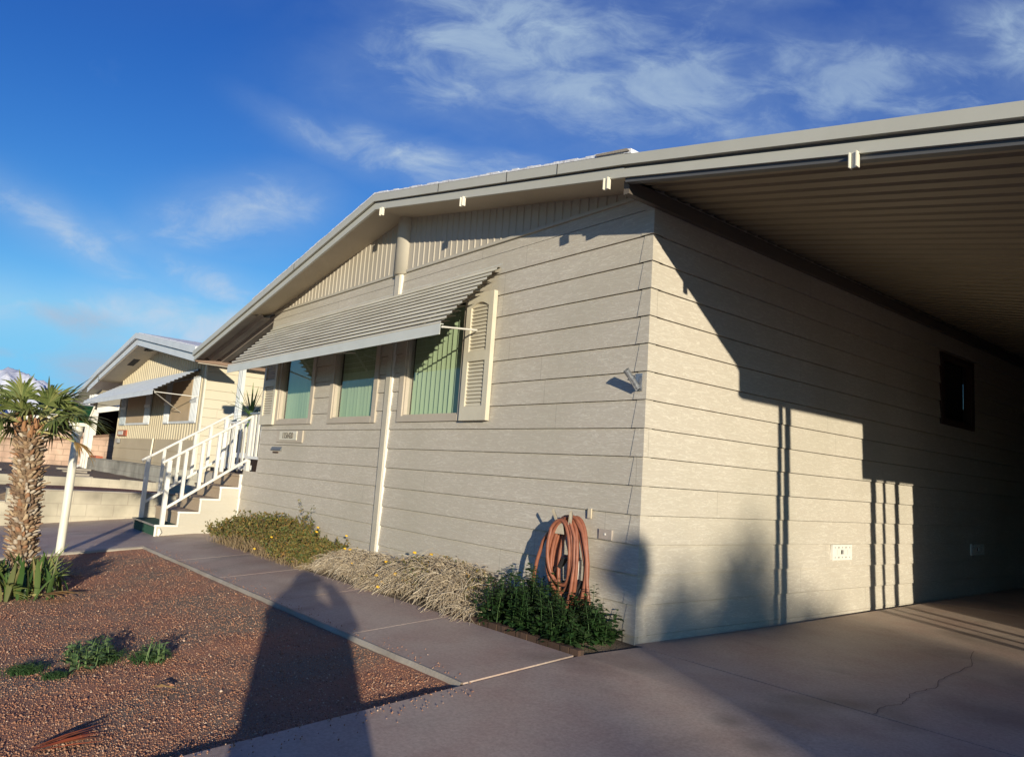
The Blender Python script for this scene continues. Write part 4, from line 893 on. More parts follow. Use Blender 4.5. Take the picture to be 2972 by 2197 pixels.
# ---------------------------------------------------------------- palm, lamp post, weeds
PX,PY=-4.655,-3.125; PZ=G(PX,PY)-.02
pm=thing('palm_tree','stocky fan palm with a shaggy boot-covered trunk beside the lamp post','palm',(PX,PY,PZ))
H=1.50
M_boot=island([(.34,.23,.13),(.17,.10,.06),(.42,.31,.19),(.10,.065,.04),(.30,.15,.075),(.26,.21,.16),(.46,.39,.30),(.20,.13,.08),(.13,.08,.05)],.8,'palm_boot')
mb=MB(); 
prof=[(.080,0),(.088,.15),(.094,.5),(.094,1.0),(.088,1.35),(.06,H)]
LEAN=lambda z:(.637*.13*(1-z/H),.768*.13*(1-z/H))
mb.lathe((PX,PY,PZ),prof,18); mb.v=[(x+LEAN(z-PZ)[0],y+LEAN(z-PZ)[1],z) for x,y,z in mb.v]; mb.build('trunk',mat('palm_fibre',(.16,.10,.06),(.30,.20,.12),.95,25,bump=1,bscale=90,bdist=.02),pm)
Vs=[];Fs=[];c=0
rows=40
for r in range(rows):
    z=.03+(H-.04)*r/rows; rad=np.interp(z,[p[1] for p in prof],[p[0] for p in prof]); nn=17
    for k in range(nn):
        a=2*math.pi*(k+.5*(r%2)+R_.uniform(-.15,.15))/nn+r*.12; up=R_.uniform(.012,.040); out=R_.uniform(.012,.058); w=R_.uniform(.009,.022); th_=R_.uniform(.010,.02)
        if R_.random()<.06: up*=1.6; out*=1.5
        ca,sa=math.cos(a),math.sin(a); lx,ly=LEAN(z); o=np.array([PX+lx+ca*rad,PY+ly+sa*rad,PZ+z+R_.uniform(-.01,.01)]); rd=np.array([ca,sa,0]); tg=np.array([-sa,ca,0])*w; u=np.array([0,0,1.]); tw=R_.uniform(-.3,.3)
        tip=o+rd*out+u*up+tg*tw
        v=[o-tg-rd*.02,o+tg-rd*.02,o+tg*.9+rd*th_*.6-u*.01,o-tg*.9+rd*th_*.6-u*.01,tip-tg*.55,tip+tg*.55,tip+tg*.5+rd*th_*.6-u*.008,tip-tg*.5+rd*th_*.6-u*.008]
        Vs+=v; Fs+=[[c+q for q in f] for f in ((0,1,5,4),(2,3,7,6),(3,0,4,7),(1,2,6,5),(4,5,6,7))]; c+=8
raw('boots',np.array(Vs),np.array(Fs),M_boot,pm)
M_frond=island([(.13,.17,.05),(.20,.24,.07),(.08,.12,.035),(.26,.27,.09),(.16,.20,.06)],.5,'palm_leaf',.4,.22)
M_frondtip=M_frond
M_petiole=mat('petiole',(.33,.36,.14),(.40,.30,.12),.5,8)
M_deadfrond=island([(.45,.22,.06),(.36,.24,.10),(.50,.33,.12)],.7,'dead_leaf',.3,.2)
def fan(par,base,az,el,plen,flen,nseg=30,droop=.25,mat_leaf=None,arc=2.6,wid=.0105,roll=0):
    base=Vector(base); d=Vector((math.cos(az)*math.cos(el),math.sin(az)*math.cos(el),math.sin(el)))
    pts=[base+d*plen*t+Vector((0,0,-droop*plen*.35*t*t)) for t in np.linspace(0,1,6)]
    mb=MB(); mb.tube(pts,[.011,.010,.009,.008,.007,.007],5); mb.build('petiole',M_petiole,par)
    hub=pts[-1]; dd=(pts[-1]-pts[-2]).normalized(); side=dd.cross(Vector((0,0,1))); side.normalize(); nrm=side.cross(dd)
    side=side*math.cos(roll)+nrm*math.sin(roll); nrm=side.cross(dd)
    V=[];F=[];c=0
    for i in range(nseg):
        a=-arc/2+arc*i/(nseg-1)+R_.uniform(-.03,.03); L=flen*(1-.25*abs(a)/(arc/2))*R_.uniform(.72,1.12); m=6
        fold=.006
        dr=dd*math.cos(a)+side*math.sin(a); sd_=(-dd*math.sin(a)+side*math.cos(a)); lift=nrm*.12*(1-abs(a)/(arc/2))
        drp=droop*R_.uniform(.4,1.7)
        for q in range(m+1):
            t=q/m; w=wid*(.25+1.5*t if t<.45 else .93*(1-((t-.45)/.55)**1.6)+.04)
            p=hub+dr*L*t+lift*L*t+Vector((0,0,-drp*L*(t**2.6)))
            V+=[tuple(p-sd_*w),tuple(p+nrm*w*.45),tuple(p+sd_*w)]
        for q in range(m):
            b=c+q*3; F+=[(b,b+3,b+4,b+1),(b+1,b+4,b+5,b+2)]
        c+=3*(m+1)
    raw('frond',np.array(V),np.array(F),mat_leaf or M_frond,par)
top=(PX,PY,PZ+H-.02)
fr=[(.6,1.1,.42,.5),(-.9,1.25,.45,.5),(2.2,.95,.5,.52),(1.2,1.0,.45,.55),(-2.0,1.0,.42,.55),(2.25,.55,.42,.50),(.55,.42,.42,.50),(-.2,.5,.40,.48),(1.5,.75,.35,.5),(2.9,.6,.4,.5),(-2.6,.35,.5,.5),(-1.9,.6,.4,.5),(-1.0,.35,.5,.5),(3.4,.25,.5,.5),(-.6,.9,.3,.5),(1.9,1.15,.3,.48),(4.0,.95,.3,.5),(2.5,.1,.5,.5),(-2.9,.05,.5,.45),(0.70,.34,.70,.5)]
for i,(a,e,p,f) in enumerate(fr): fan(pm,(PX+.05*math.cos(a),PY+.05*math.sin(a),top[2]),a,e,p*.60,f*.76,34,.35,roll=R_.uniform(-.5,.5),mat_leaf=M_frond)
fan(pm,(PX+.08,PY+.05,top[2]-.05),.85,-.02,.36,.25,14,.5,M_deadfrond,1.6,.014)
Cc=MB()
for i in range(16):
    a=i*2.4; Cc.tube([(PX+.09*math.cos(a),PY+.09*math.sin(a),PZ+H-.12+.01*i),(PX+.12*math.cos(a),PY+.12*math.sin(a),PZ+H-.02+.008*i)],[.025,.016],6)
Cc.build('crown_base',M_copper,pm)
# little plants round the palm's foot
sh=thing('palm_offshoots','small green fan leaves sprouting round the foot of the palm trunk','palm',(PX+.1,PY-.1,PZ))
for (dx,dy,a,e,p,f) in ((.05,-.25,-1.3,.9,.12,.42),(.12,-.28,-2.4,.6,.15,.45),(.2,-.15,-.9,.45,.15,.42),(.2,.0,.9,.8,.1,.40),(.1,-.2,2.6,.7,.15,.4),(.35,-.3,-.6,.75,.1,.35),(.15,.1,1.8,.7,.1,.38),(.3,-.05,.2,.35,.12,.40),(-.1,-.3,-2.8,.8,.15,.5),(.3,-.6,-1.9,.8,.1,.45)):
    fan(sh,(PX+dx,PY+dy,G(PX,PY)),a,e,p,f,13,.2,M_frond,1.8,.012,roll=R_.uniform(-.8,.8))
for i in range(16):
    u_=R_.uniform(-.45,.35); v_=R_.uniform(-.15,.35); fan(sh,(PX+.637*u_+.62*v_,PY+.768*u_-.5*v_,G(PX,PY)),R_.uniform(0,6.28),R_.uniform(.5,1.15),R_.uniform(.05,.2),R_.uniform(.28,.46),11,.15,M_frond,1.5,.010,roll=R_.uniform(-.9,.9))
fan(sh,(PX+.45,PY+.1,G(PX,PY)),.55,.22,.2,.42,9,.1,M_deadfrond,1.0,.016)
sw=thing('broad_leaf_plant','clump of broad sword-shaped green leaves in the gravel at the palm foot','plant',(PX+.5,PY-.2,PZ))
V=[];F=[];c=0
for i in range(95):
    u_=R_.uniform(-.5,.62); v_=R_.uniform(.05,.45); x=PX+.637*u_+.75*v_; y=PY+.768*u_-.6*v_; a=R_.uniform(0,6.28); L=R_.uniform(.22,.42); w=R_.uniform(.010,.026); ln=R_.uniform(.1,.7); z=G(x,y)-.03; m=7; sx,sy=-math.sin(a+R_.uniform(-1,1)),math.cos(a)
    for q in range(m+1):
        t=q/m; ww=w*(math.sin(math.pi*(.12+.86*t))**.8); px_=x+math.cos(a)*L*ln*t**1.4; py_=y+math.sin(a)*L*ln*t**1.4; pz_=z+L*(t-.15*t*t*ln*2)
        V+=[(px_-sx*ww,py_-sy*ww,pz_),(px_+math.cos(a)*.006,py_+math.sin(a)*.006,pz_-.004),(px_+sx*ww,py_+sy*ww,pz_)]
    for q in range(m):
        b=c+q*3; F+=[(b,b+3,b+4,b+1),(b+1,b+4,b+5,b+2)]
    c+=3*(m+1)
raw('leaf_blade',np.array(V),np.array(F),island([(.04,.09,.025),(.07,.13,.03),(.12,.16,.05),(.05,.10,.025),(.26,.21,.09)],.45,'sword_leaf',.4,.2),sw)
# litter
def blade_set(name,label,cat,items,m):
    t=thing(name,label,cat,items[0][0]); mb=MB()
    for (p,q,w) in items: 
        P=Vector(p);Q=Vector(q); s=(Q-P).cross(Vector((0,0,1))).normalized()*w; md=(P+Q)/2+Vector((0,0,w*.8))
        mb.add([P-s*.3,P+s*.3,md+s,Q+s*.1,Q-s*.1,md-s,P+Vector((0,0,.002)),md+Vector((0,0,w*.6)),Q],[(0,1,2,7),(7,2,3,8),(5,7,8,4),(0,7,5)])
    mb.build('dry_blade',m,t)
g_=lambda x,y:float(Zg(np.array([x]),np.array([y]))[0])
it=[]
for i in range(13):
    a=(-.42+R_.uniform(-.012,.012)+.004*i,-3.42+R_.uniform(-.02,.02)); b=(-.47+R_.uniform(-.012,.012)+.014*i,-3.14+R_.uniform(-.05,.02))
    it.append(((a[0],a[1],g_(*a)+.016+.003*(i%3)),(b[0],b[1],g_(*b)+.022+.012*(i%4)),.0065))
blade_set('fallen_frond','rust-brown dry palm frond lying on the gravel in the near left','dead frond',it,island([(.20,.045,.02),(.28,.07,.03),(.12,.04,.02),(.34,.12,.05)],.5,'rust_frond'))
def orient(ax,ay,bx,by,w,lab,z=.02,m=None): blade_set('fallen_leaf',lab,'leaf',[((ax,ay,g_(ax,ay)+z),(bx,by,g_(bx,by)+z+.02),w),((ax+.01,ay+.02,g_(ax,ay)+z),(bx-.03,by+.03,g_(bx,by)+z+.01),w*.7)],m or M_deadfrond)
orient(-5.35,-3.05,-5.1,-2.95,.02,'orange dry leaf lying just below the palm foot'); orient(-.95,-2.82,-.82,-2.74,.014,'small curled tan leaf alone in the middle of the gravel')
orient(-5.25,-2.55,-4.85,-2.5,.02,'pair of pale dry leaf strips right of the palm foot')
wd=lambda cx,cy,n,r,h:[(cx+R_.gauss(0,r),cy+R_.gauss(0,r),h*R_.uniform(.5,1.1)) for _ in range(n)]
M_wgrey=island([(.13,.22,.07),(.20,.30,.11),(.09,.16,.05),(.27,.34,.15)],.6,'grey_green_leaf',.3,.2)
def grass(par,cx,cy,n,r,h,m=M_green):
    x=NP.normal(cx,r,n); y=NP.normal(cy,r,n); C=np.zeros((n,5,3)); az=NP.uniform(0,6.28,n); l=h*NP.uniform(.2,.9,n); t=np.linspace(0,1,5)[None]
    C[...,0]=x[:,None]+np.cos(az)[:,None]*l[:,None]*t**1.5; C[...,1]=y[:,None]+np.sin(az)[:,None]*l[:,None]*t**1.5; C[...,2]=Zg(x,y)[:,None]+h*NP.uniform(.5,1.1,n)[:,None]*(t-.35*t**3)
    V,F=curves_mesh(C,np.full(n,.0022)); raw('grass_blade',V,F,m,par)
w=leafy('weed','spreading grey-green rosette weed, largest of the weeds in the gravel',[(-1.72+R_.uniform(-.2,.2),-2.98+R_.uniform(-.11,.11),R_.uniform(.05,.11)) for _ in range(34)],.1,9,.05,M_wgrey); w['group']='weeds in the red gravel'
grass(w,-1.68,-2.9,160,.05,.10)
w=leafy('weed','leafy weed with grass tuft, right of the largest weed in the gravel',[(-1.52+R_.uniform(-.07,.1),-2.66+R_.uniform(-.06,.06),R_.uniform(.05,.12)) for _ in range(12)],.1,7,.04,M_wgrey); w['group']='weeds in the red gravel'
grass(w,-1.55,-2.68,220,.05,.09)
w=thing('weed','small tuft of green grass, leftmost in the gravel','weed',(-1.72,-3.3,0),'weeds in the red gravel'); grass(w,-1.72,-3.30,300,.04,.07)
w=thing('weed','tiny grass tuft between the leftmost tuft and the largest weed','weed',(-1.45,-3.2,0),'weeds in the red gravel'); grass(w,-1.50,-3.18,180,.03,.05)
# lamp post
LX,LY=-6.78,-2.40; LZ=G(LX,LY)
lp=thing('lamp_post','leaning cream lamp post with a green glass lantern between palm and steps','lamp post',(LX,LY,LZ))
mb=MB(); mb.tube([(LX,LY,LZ-.05),(LX,LY,LZ+1.50)],.046,16); mb.tube([(LX,LY,LZ+1.38),(LX,LY,LZ+1.50)],.060,16); mb.build('pole',M_post,lp)
mb=MB()
b0,b1,h0,h1=.080,.125,1.54,1.75
cs=[(-1,-1),(1,-1),(1,1),(-1,1)]
mb.add([(LX+a*b0,LY+b*b0,LZ+h0) for a,b in cs]+[(LX+a*b1,LY+b*b1,LZ+h1) for a,b in cs],[(0,1,5,4),(1,2,6,5),(2,3,7,6),(3,0,4,7)]); mb.build('lantern_glass',M_glassG,lp)
mb=MB()
for a,b in cs: mb.bar((LX+a*b0,LY+b*b0,LZ+h0),(LX+a*b1,LY+b*b1,LZ+h1),.014,.014)
mb.box(LX-.08,LX+.08,LY-.08,LY+.08,LZ+1.50,LZ+h0); mb.add([(LX+a*.128,LY+b*.128,LZ+h1) for a,b in cs]+[(LX,LY,LZ+h1+.035)],[(0,1,4),(1,2,4),(2,3,4),(3,0,4),(3,2,1,0)]); mb.build('lantern_frame',M_post,lp)
# ---------------------------------------------------------------- yuccas on the porch
M_yuc=island([(.10,.20,.05),(.15,.27,.08),(.07,.14,.04),(.20,.30,.12)],.45,'yucca_leaf',.4,.15)
def yucca(x,y,zt,label,n=30,L=.55,sc=1):
    t=thing('potted_yucca',label,'potted plant',(x,y,.8),'potted yuccas on the porch')
    mb=MB(); mb.lathe((x,y,.80),[(.11,0),(.15,.26),(.165,.28),(.165,.32),(.14,.32),(.13,.28),(0,.28)],18); mb.build('pot',M_tan,t)
    mb=MB(); mb.tube([(x,y,1.05),(x+.02,y,(1.05+zt)/2),(x,y,zt)],[.03,.026,.024],8); mb.build('stem',M_lstem,t)
    V=[];F=[];c=0
    for i in range(n):
        a=i*2.399; e=R_.uniform(-.35,1.4) if i>8 else R_.uniform(-.9,-.2); ll=L*R_.uniform(.75,1.1); m=6; w=.018*sc; d=Vector((math.cos(a)*math.cos(e),math.sin(a)*math.cos(e),math.sin(e))); s=Vector((-math.sin(a),math.cos(a),0))
        for q in range(m+1):
            tt=q/m; ww=w*(1-tt**1.8)+.002; p=Vector((x,y,zt))+d*ll*tt+Vector((0,0,-.18*ll*tt**2.2*max(.1,math.cos(e)))); V+=[tuple(p-s*ww),tuple(p+Vector((0,0,-.004))),tuple(p+s*ww)]
        for q in range(m):
            b=c+q*3; F+=[(b,b+3,b+4,b+1),(b+1,b+4,b+5,b+2)]
        c+=3*(m+1)
    raw('leaf_blade',np.array(V),np.array(F),M_yuc,t)
yucca(-9.22,.55,1.78,'spiky potted yucca left on the porch, behind the far handrail',38,.60); yucca(-8.72,.75,1.66,'darker spiky potted yucca right on the porch, beside the left shutter',34,.56)
yucca(-8.95,.62,1.40,'low leafy potted yucca between the two taller ones on the porch',26,.3)
# ---------------------------------------------------------------- terrace and neighbour
rw=thing('retaining_wall','low grey concrete block retaining wall behind the lamp post','wall',(-10.7,-1,0))
mb=MB(); mb.box(-10.80,-10.60,-2.62,9,-.35,.31); mb.box(-10.80,-10.60,-14,-2.62,-1.2,.11); mb.build('block_wall',M_block,rw)
mb=MB(); mb.box(-10.83,-10.59,-2.63,9,.312,.33); mb.box(-10.83,-10.59,-14,-2.63,.112,.13); mb.build('wall_cap',M_concgrey,rw)
tag(grid(np.linspace(-13.2,-10.8,20),np.linspace(-9,.55,40),lambda X,Y:np.where(Y<-2.6,.08,.275)+.012*nz2(X,Y,5,6),'red_gravel_terrace',M_redbed),kind='structure')
mb=MB(); P=[(-10.85,.35),(-11.6,.30),(-12.4,.05),(-13.0,-.5),(-13.3,-1.3),(-13.35,-9)]
for (a,b),(c_,d) in zip(P[:-1],P[1:]): mb.bar((a,b,.34),(c_,d,.36),.14,.2)
cb=mb.build('curved_curb',M_block); tag(cb,'stained concrete curb curving across the terrace above the retaining wall','curb')
tag(grid(np.linspace(-24,-13.3,40),np.linspace(-9,1,30),lambda X,Y:.40+.012*nz2(X,Y,4,8)+0*X,'neighbour_yard',M_terrain),kind='structure')
tag(grid(np.linspace(-13.3,-10.85,16),np.linspace(.32,9,30),lambda X,Y:.36+.015*nz2(X,Y,4,8)+0*X,'neighbour_strip',M_terrain),kind='structure')
mb=MB()
for (x,y,w) in ((-14.2,-1.0,.9),(-15.6,-.8,.8),(-17.6,-.6,1.3),(-16.6,-2.4,1.0),(-19.6,-.3,2.0)):
    mb.box(x-.10,x+.10,y-w/5,y+w/5,.38,.44)
t=mb.build('concrete_curb',M_concgrey); tag(t,'broken line of pale concrete curb blocks on the neighbour terrace','curb')
YN=1.0; XN0,XN1,XNR=-21.6,-13.45,-17.55
nh=thing('neighbour_house','cream mobile home next door with ribbed front, white roof edge and slatted awning','house',(-17.5,6,.3))
def zn(x): return 3.74-abs(x-XNR)*.158
FN=lambda a,d,z:(a,YN-d,z)
mb=MB(); mb.add([(XN0,YN,1.36),(XN1,YN,1.36),(XN1,YN,zn(XN1)),(XNR,YN,zn(XNR)),(XN0,YN,zn(XN0))],[(0,1,2,3,4)])
x=XN0+.1
while x<XN1-.05:
    zt=zn(x)-.0; mb.add([(x-.03,YN,1.36),(x-.012,YN-.02,1.36),(x+.012,YN-.02,1.36),(x+.03,YN,1.36),(x-.03,YN,zt),(x-.012,YN-.02,zt),(x+.012,YN-.02,zt),(x+.03,YN,zt)],[(0,1,5,4),(1,2,6,5),(2,3,7,6)]); x+=.205
mb.build('ribbed_wall',M_panelN,nh)
mb=MB(); lap(mb,FN,XN0,XN1,0,4,E=.31,z0=.15); mb.build('skirt_wall',mat('skirt_tan',(.50,.42,.29),(.45,.37,.25),.7,1.2),nh)
mb=MB(); lap(mb,lambda a,d,z:(XN1+d,a,z),YN,16,0,14,[(5,7,1.6,2.6)],z0=.25); mb.quad((XN1,YN,3.09),(XN1,16,3.09),(XN1,16,3.25),(XN1,YN,3.25)); mb.build('side_wall',M_wall2,nh)
mb=MB(); mb.box(XN0,XN0+.02,YN,16,.2,3.2); mb.build('far_wall',M_wall2,nh)
mb=MB(); mb.box(XN1-.05,XN1+.02,YN-.03,YN+.01,.3,3.1); mb.build('corner_trim',M_post,nh)
mb=MB()
def nstrip(a,b,lo,hi,y0,y1):
    mb.add([(a,y0,zn(a)+lo),(b,y0,zn(b)+lo),(b,y1,zn(b)+lo),(a,y1,zn(a)+lo),(a,y0,zn(a)+hi),(b,y0,zn(b)+hi),(b,y1,zn(b)+hi),(a,y1,zn(a)+hi)],[(3,2,1,0),(4,5,6,7),(0,1,5,4),(2,3,7,6),(3,0,4,7),(1,2,6,5)])
for a,b in ((XN0-.35,XNR),(XNR,XN1+1.3)): nstrip(a,b,.02,.17,YN-.62,YN-.58); nstrip(a,b,.19,.33,YN-.68,YN-.58)
mb.build('fascia',M_white2,nh)
mb=MB()
for a,b in ((XN0-.35,XNR),(XNR,XN1+1.3)): nstrip(a,b,.0,.05,YN-.58,YN+.01)
mb.build('soffit',M_soffit,nh)
for xv in (-19.6,-17.9):
    mb=MB(); nstrip(xv-.0,xv+.75,-.012,-.003,YN-.36,YN-.2); mb.build('soffit_vent',M_dark,nh)
mb=MB()
for a,b in ((XN0-.35,XNR),(XNR,XN1+1.3)): nstrip(a,b,.30,.35,YN-.6,16)
mb.build('roof',M_roofwhite,nh)
x=XN1+.35
def npanel(x0,x1,z0,z1,kind):
    wo=MB()
    wo.box(x0-.05,x1+.05,YN-.035,YN-.02,z0-.06,z1+.04); w_=wo.build('window',M_white2,nh)
    mb=MB(); mb.box(x0,x1,YN-.045,YN-.036,z0,z1); mb.build('pane' if kind else 'screen',M_screen,w_)
npanel(-20.35,-18.35,1.80,2.75,0); npanel(-15.85,-14.25,1.80,2.75,0)
for a,b in ((-21.15,-20.45),(-18.3,-17.75),(-16.35,-15.9),(-14.2,-13.75)):
    mb=MB(); mb.box(a,b,YN-.05,YN-.02,1.74,2.80); mb.box(a-.02,b+.02,YN-.065,YN-.05,2.2,2.28)
    for i in range(4): mb.box(a+.05+i*(b-a-.1)/3.4,a+.09+i*(b-a-.1)/3.4,YN-.06,YN-.05,1.78,2.76)
    mb.build('shutter',mat('shutter_blue',(.42,.47,.50),rough=.5) if a<-21 else M_white2,nh)
awning(nh,-21.75,-13.85,YN,2.96,2.36,.95,12,M_white2,M_white2,arms=[((-13.9,YN-.92,2.34),(-13.72,YN-.05,2.32)),((-21.7,YN-.92,2.34),(-21.5,YN-.05,2.3)),((-13.9,YN-.9,2.32),(-14.9,YN-.05,2.0))],straps=(-14.4,-17.5,-21))
mb=MB(); mb.box(-21.1,-20.05,YN-.06,YN-.02,1.43,1.60); q=mb.build('number_plaque',M_brickred,nh)
mb=MB(); mb.box(-21.0,-20.4,YN-.07,YN-.06,1.46,1.57); mb.build('number_panel',M_awnv,q)
mb=MB(); mb.box(-21.08,-20.8,YN-.1,YN-.02,1.22,1.34); mb.build('mail_slot',M_iron,nh)
mb=MB(); mb.tube([(-17.05,YN-.06,.72),(-17.0,YN-.05,1.38)],.022,8); mb.build('downpipe',M_post,nh)
# neighbour's porch roof, posts, beams on the left
def znp(x): return zn(XN0-.3)-.02-(XN0-.3-x)*.17
mb=MB(); a,b=XN0-1.9,XN0-.3
mb.add([(a,YN-.62,znp(a)),(b,YN-.62,znp(b)),(b,YN-.62,znp(b)+.16),(a,YN-.62,znp(a)+.16),(a,YN-.58,znp(a)),(b,YN-.58,znp(b)),(b,YN-.58,znp(b)+.16),(a,YN-.58,znp(a)+.16)],[(0,1,2,3),(7,6,5,4),(0,4,5,1),(2,6,7,3),(0,3,7,4)])
mb.quad((a,YN-.6,znp(a)+.13),(b,YN-.6,znp(b)+.13),(b,10,znp(b)+.13),(a,10,znp(a)+.13)); mb.build('porch_roof',M_white2,nh)
for xx in (-22.45,-22.1,-21.75):
    mb=MB(); mb.box(xx-.05,xx+.05,.3,.42,.35,2.62); mb.build('porch_post',M_white,nh)
mb=MB(); mb.quad((-22.9,2.2,.4),(-21.6,2.2,.4),(-21.6,2.2,3.0),(-22.9,2.2,2.9)); mb.build('porch_back_wall',M_darkbrown,nh)
pl=thing('planter_wall','grey block planter wall under the front of the cream house next door','wall',(-18,.5,.3))
mb=MB(); mb.box(-22.1,-13.2,.36,.56,.1,.72); mb.box(-13.4,-13.2,.56,1.0,.1,.72); mb.build('block_wall',M_blockN,pl)
mb=MB(); mb.box(-22.1,-13.2,.35,.57,.722,.74); mb.build('wall_cap',M_blockN,pl)
mb=MB(); mb.box(-21.6,-20.6,.37,.55,.742,.80); tag(mb.build('loose_brick',M_brickred),'red brick lying on the left end of the grey planter wall','brick')
ds=MB(); ds.bar((-22.3,.32,.45),(-22.05,.32,1.6),.11,.09); ds.bar((-22.05,.32,1.6),(-21.95,.32,2.6),.11,.09); ds.bar((-22.3,.32,.47),(-22.55,.25,.42),.1,.08); d_=ds.build('downspout',M_white); tag(d_,'white downspout at the left corner of the planter wall, kicked out at its foot','downspout')
# far carport and pink wall
def ybox(mb,x0,x1,pts_lo,pts_hi):
    mb.prism([(y,z) for y,z in pts_lo]+[(y,z) for y,z in pts_hi[::-1]],'x',x0,x1)
fw=thing('pink_block_wall','long pinkish block wall with a brown cap under the distant white carport','wall',(-25,-3,.4))
mb=MB(); ybox(mb,-25.2,-25.0,[(-9,.2),(2.4,.2)],[(-9,1.05),(-.5,1.09),(2.4,1.60)]); mb.build('block_wall',M_pink,fw,True)
mb=MB(); ybox(mb,-25.24,-24.96,[(-9,1.052),(-.5,1.092),(2.4,1.602)],[(-9,1.12),(-.5,1.16),(2.4,1.68)]); mb.build('wall_cap',M_brownbeam,fw,True)
fcp=thing('distant_carport','white-beamed carport with a dark interior beyond the pink wall','carport',(-26,1,.4))
zt=lambda y:2.29+(y-.64)*.25
mb=MB(); ybox(mb,-25.5,-25.3,[(-1.0,zt(-1)-.19),(4.5,zt(4.5)-.19)],[(-1.0,zt(-1)),(4.5,zt(4.5))]); mb.build('beam',M_white,fcp,True)
mb=MB(); ybox(mb,-31,-25.5,[(-1.0,zt(-1)-.06),(4.5,zt(4.5)-.06)],[(-1.0,zt(-1)-.01),(4.5,zt(4.5)-.01)]); mb.build('roof',M_white2,fcp,True)
for yy in (-.35,1.07,2.6):
    mb=MB(); mb.box(-25.45,-25.33,yy-.06,yy+.06,1.0,zt(yy)-.19); mb.build('post',M_white,fcp)
mb=MB(); ybox(mb,-31.2,-31,[(-3,.2),(6,.2)],[(-3,zt(-1)-.1),(6,zt(4.5)-.06)]); mb.box(-31,-26.2,4.3,4.5,.4,3.0); mb.build('back_wall',M_darkbrown,fcp,True)
fh=thing('tan_wall_sunlit','tan stucco wall built only where sunlit, its top along the shadow edge, seen past the palm at the left edge','wall',(-26,-4,.4))
mb=MB(); ybox(mb,-26.1,-25.9,[(-9,.3),(2.4,.3)],[(-9,2.35),(-2.4,2.3),(-2.2,1.85),(-.54,1.72),(1.38,1.44),(2.4,1.44)]); mb.build('wall',M_tan,fh,True)  # slanting outline follows the shadow edge; shade is built into the shape
# stacked eaves of the next house on
f2=thing('far_house','cream gabled house beyond the neighbour, only its sloping eave showing','house',(-36,6,.4))
mb=MB(); xe=-34
def zf2(x): return 4.4-abs(x+33)*.19
mb.add([(-41,3,.4),(-27,3,.4),(-27,3,zf2(-27)-.2),(-33,3,4.2),(-41,3,zf2(-41)-.2)],[(0,1,2,3,4)]); mb.build('wall',M_panelN,f2)
mb=MB()
for a,b in ((-41.8,-33),(-33,-26.3)): mb.add([(a,2.3,zf2(a)-.1),(b,2.3,zf2(b)-.1),(b,2.3,zf2(b)+.15),(a,2.3,zf2(a)+.15),(a,12,zf2(a)-.1),(b,12,zf2(b)-.1),(b,12,zf2(b)+.15),(a,12,zf2(a)+.15)],[(0,1,2,3),(3,2,6,7),(0,4,5,1),(0,3,7,4)])
mb.build('roof',M_white2,f2)
# mountains
M_snow=mat('snow_blue_haze',(.74,.75,.80),(.46,.49,.58),.9,.004,det=10,lohi=(.50,.72),bump=.6,bscale=.01,bdist=25)  # pale blue second tone puts shade and distant haze into the colour
A=(-1.,.0)
nx_,ny_=150,26; V=[]
for j in range(ny_):
    for i_ in range(nx_):
        az=-.35+.75*i_/(nx_-1); t=j/(ny_-1); D=6000+2600*t*1.0
        pk=np.interp(az,[-.35,-.1,0,.03,.075,.085,.10,.115,.125,.14,.168,.21,.26,.4],[.05,.07,.077,.0815,.082,.0825,.078,.0785,.0705,.061,.052,.038,.024,.008])
        rough_=.0012*math.sin(az*160)+.0009*math.sin(az*311+1)+.0006*math.sin(az*700)
        hgt=.9*(pk+rough_)*8600*math.sin(math.pi/2*min(1,t*1.0))**1.2+ 90*math.sin(az*90+t*9)*math.sin(t*3.1)+50*math.sin(az*210+t*17)*math.sin(t*3.1)
        V.append((-math.cos(az)*D+3,math.sin(az)*D-4,hgt if t<1 else (pk+rough_)*7740))
i0=(np.arange(nx_-1)[None,:]+np.arange(ny_-1)[:,None]*nx_).ravel(); F=np.stack([i0,i0+1,i0+1+nx_,i0+nx_],1)
tag(raw('snowy_mountain',np.array(V),F,M_snow,smooth=False),kind='structure')
# ---------------------------------------------------------------- things to the right, out of the frame, that throw the soft shadows
tag(grid(np.linspace(9,60,10),np.linspace(-60,60,20),lambda X,Y:0*X-.06,'side_street',M_road),kind='structure')
def shrub(cx,cy,r,zc,h,n,label,nm='shrub',lf=1.):
    t=thing(nm,label,nm.split('_')[-1],(cx,cy,0))
    u=NP.normal(size=(n,3)); u/=np.linalg.norm(u,axis=1,keepdims=True); q=NP.uniform(.55,1,n)[:,None]; P=u*q*np.array([r,r,h])*(1+.12*np.sin(u[:,0:1]*9+u[:,2:3]*7))+np.array([cx,cy,zc])
    P[:,2]=np.maximum(P[:,2],-.2)
    V,F=leaf_quads(P,NP.normal(size=(n,3)),NP.uniform(.12,.26,n)*lf,NP.uniform(.08,.16,n)*lf); raw('foliage',V,F,M_green,t)
    mb=MB(); mb.tube([(cx,cy,-.3),(cx,cy,zc)],[.045,.035],8); mb.build('trunk',M_lstem,t)
kk=.155
src=lambda yw,zw,dx:(dx,yw-dx/2.1,zw+kk*dx)
x_,y_,z_=src(-.02,.50,12.); shrub(x_,y_,.115,z_,.22,1600,'small egg-shaped topiary on a thin trunk beyond the driveway',lf=.25)
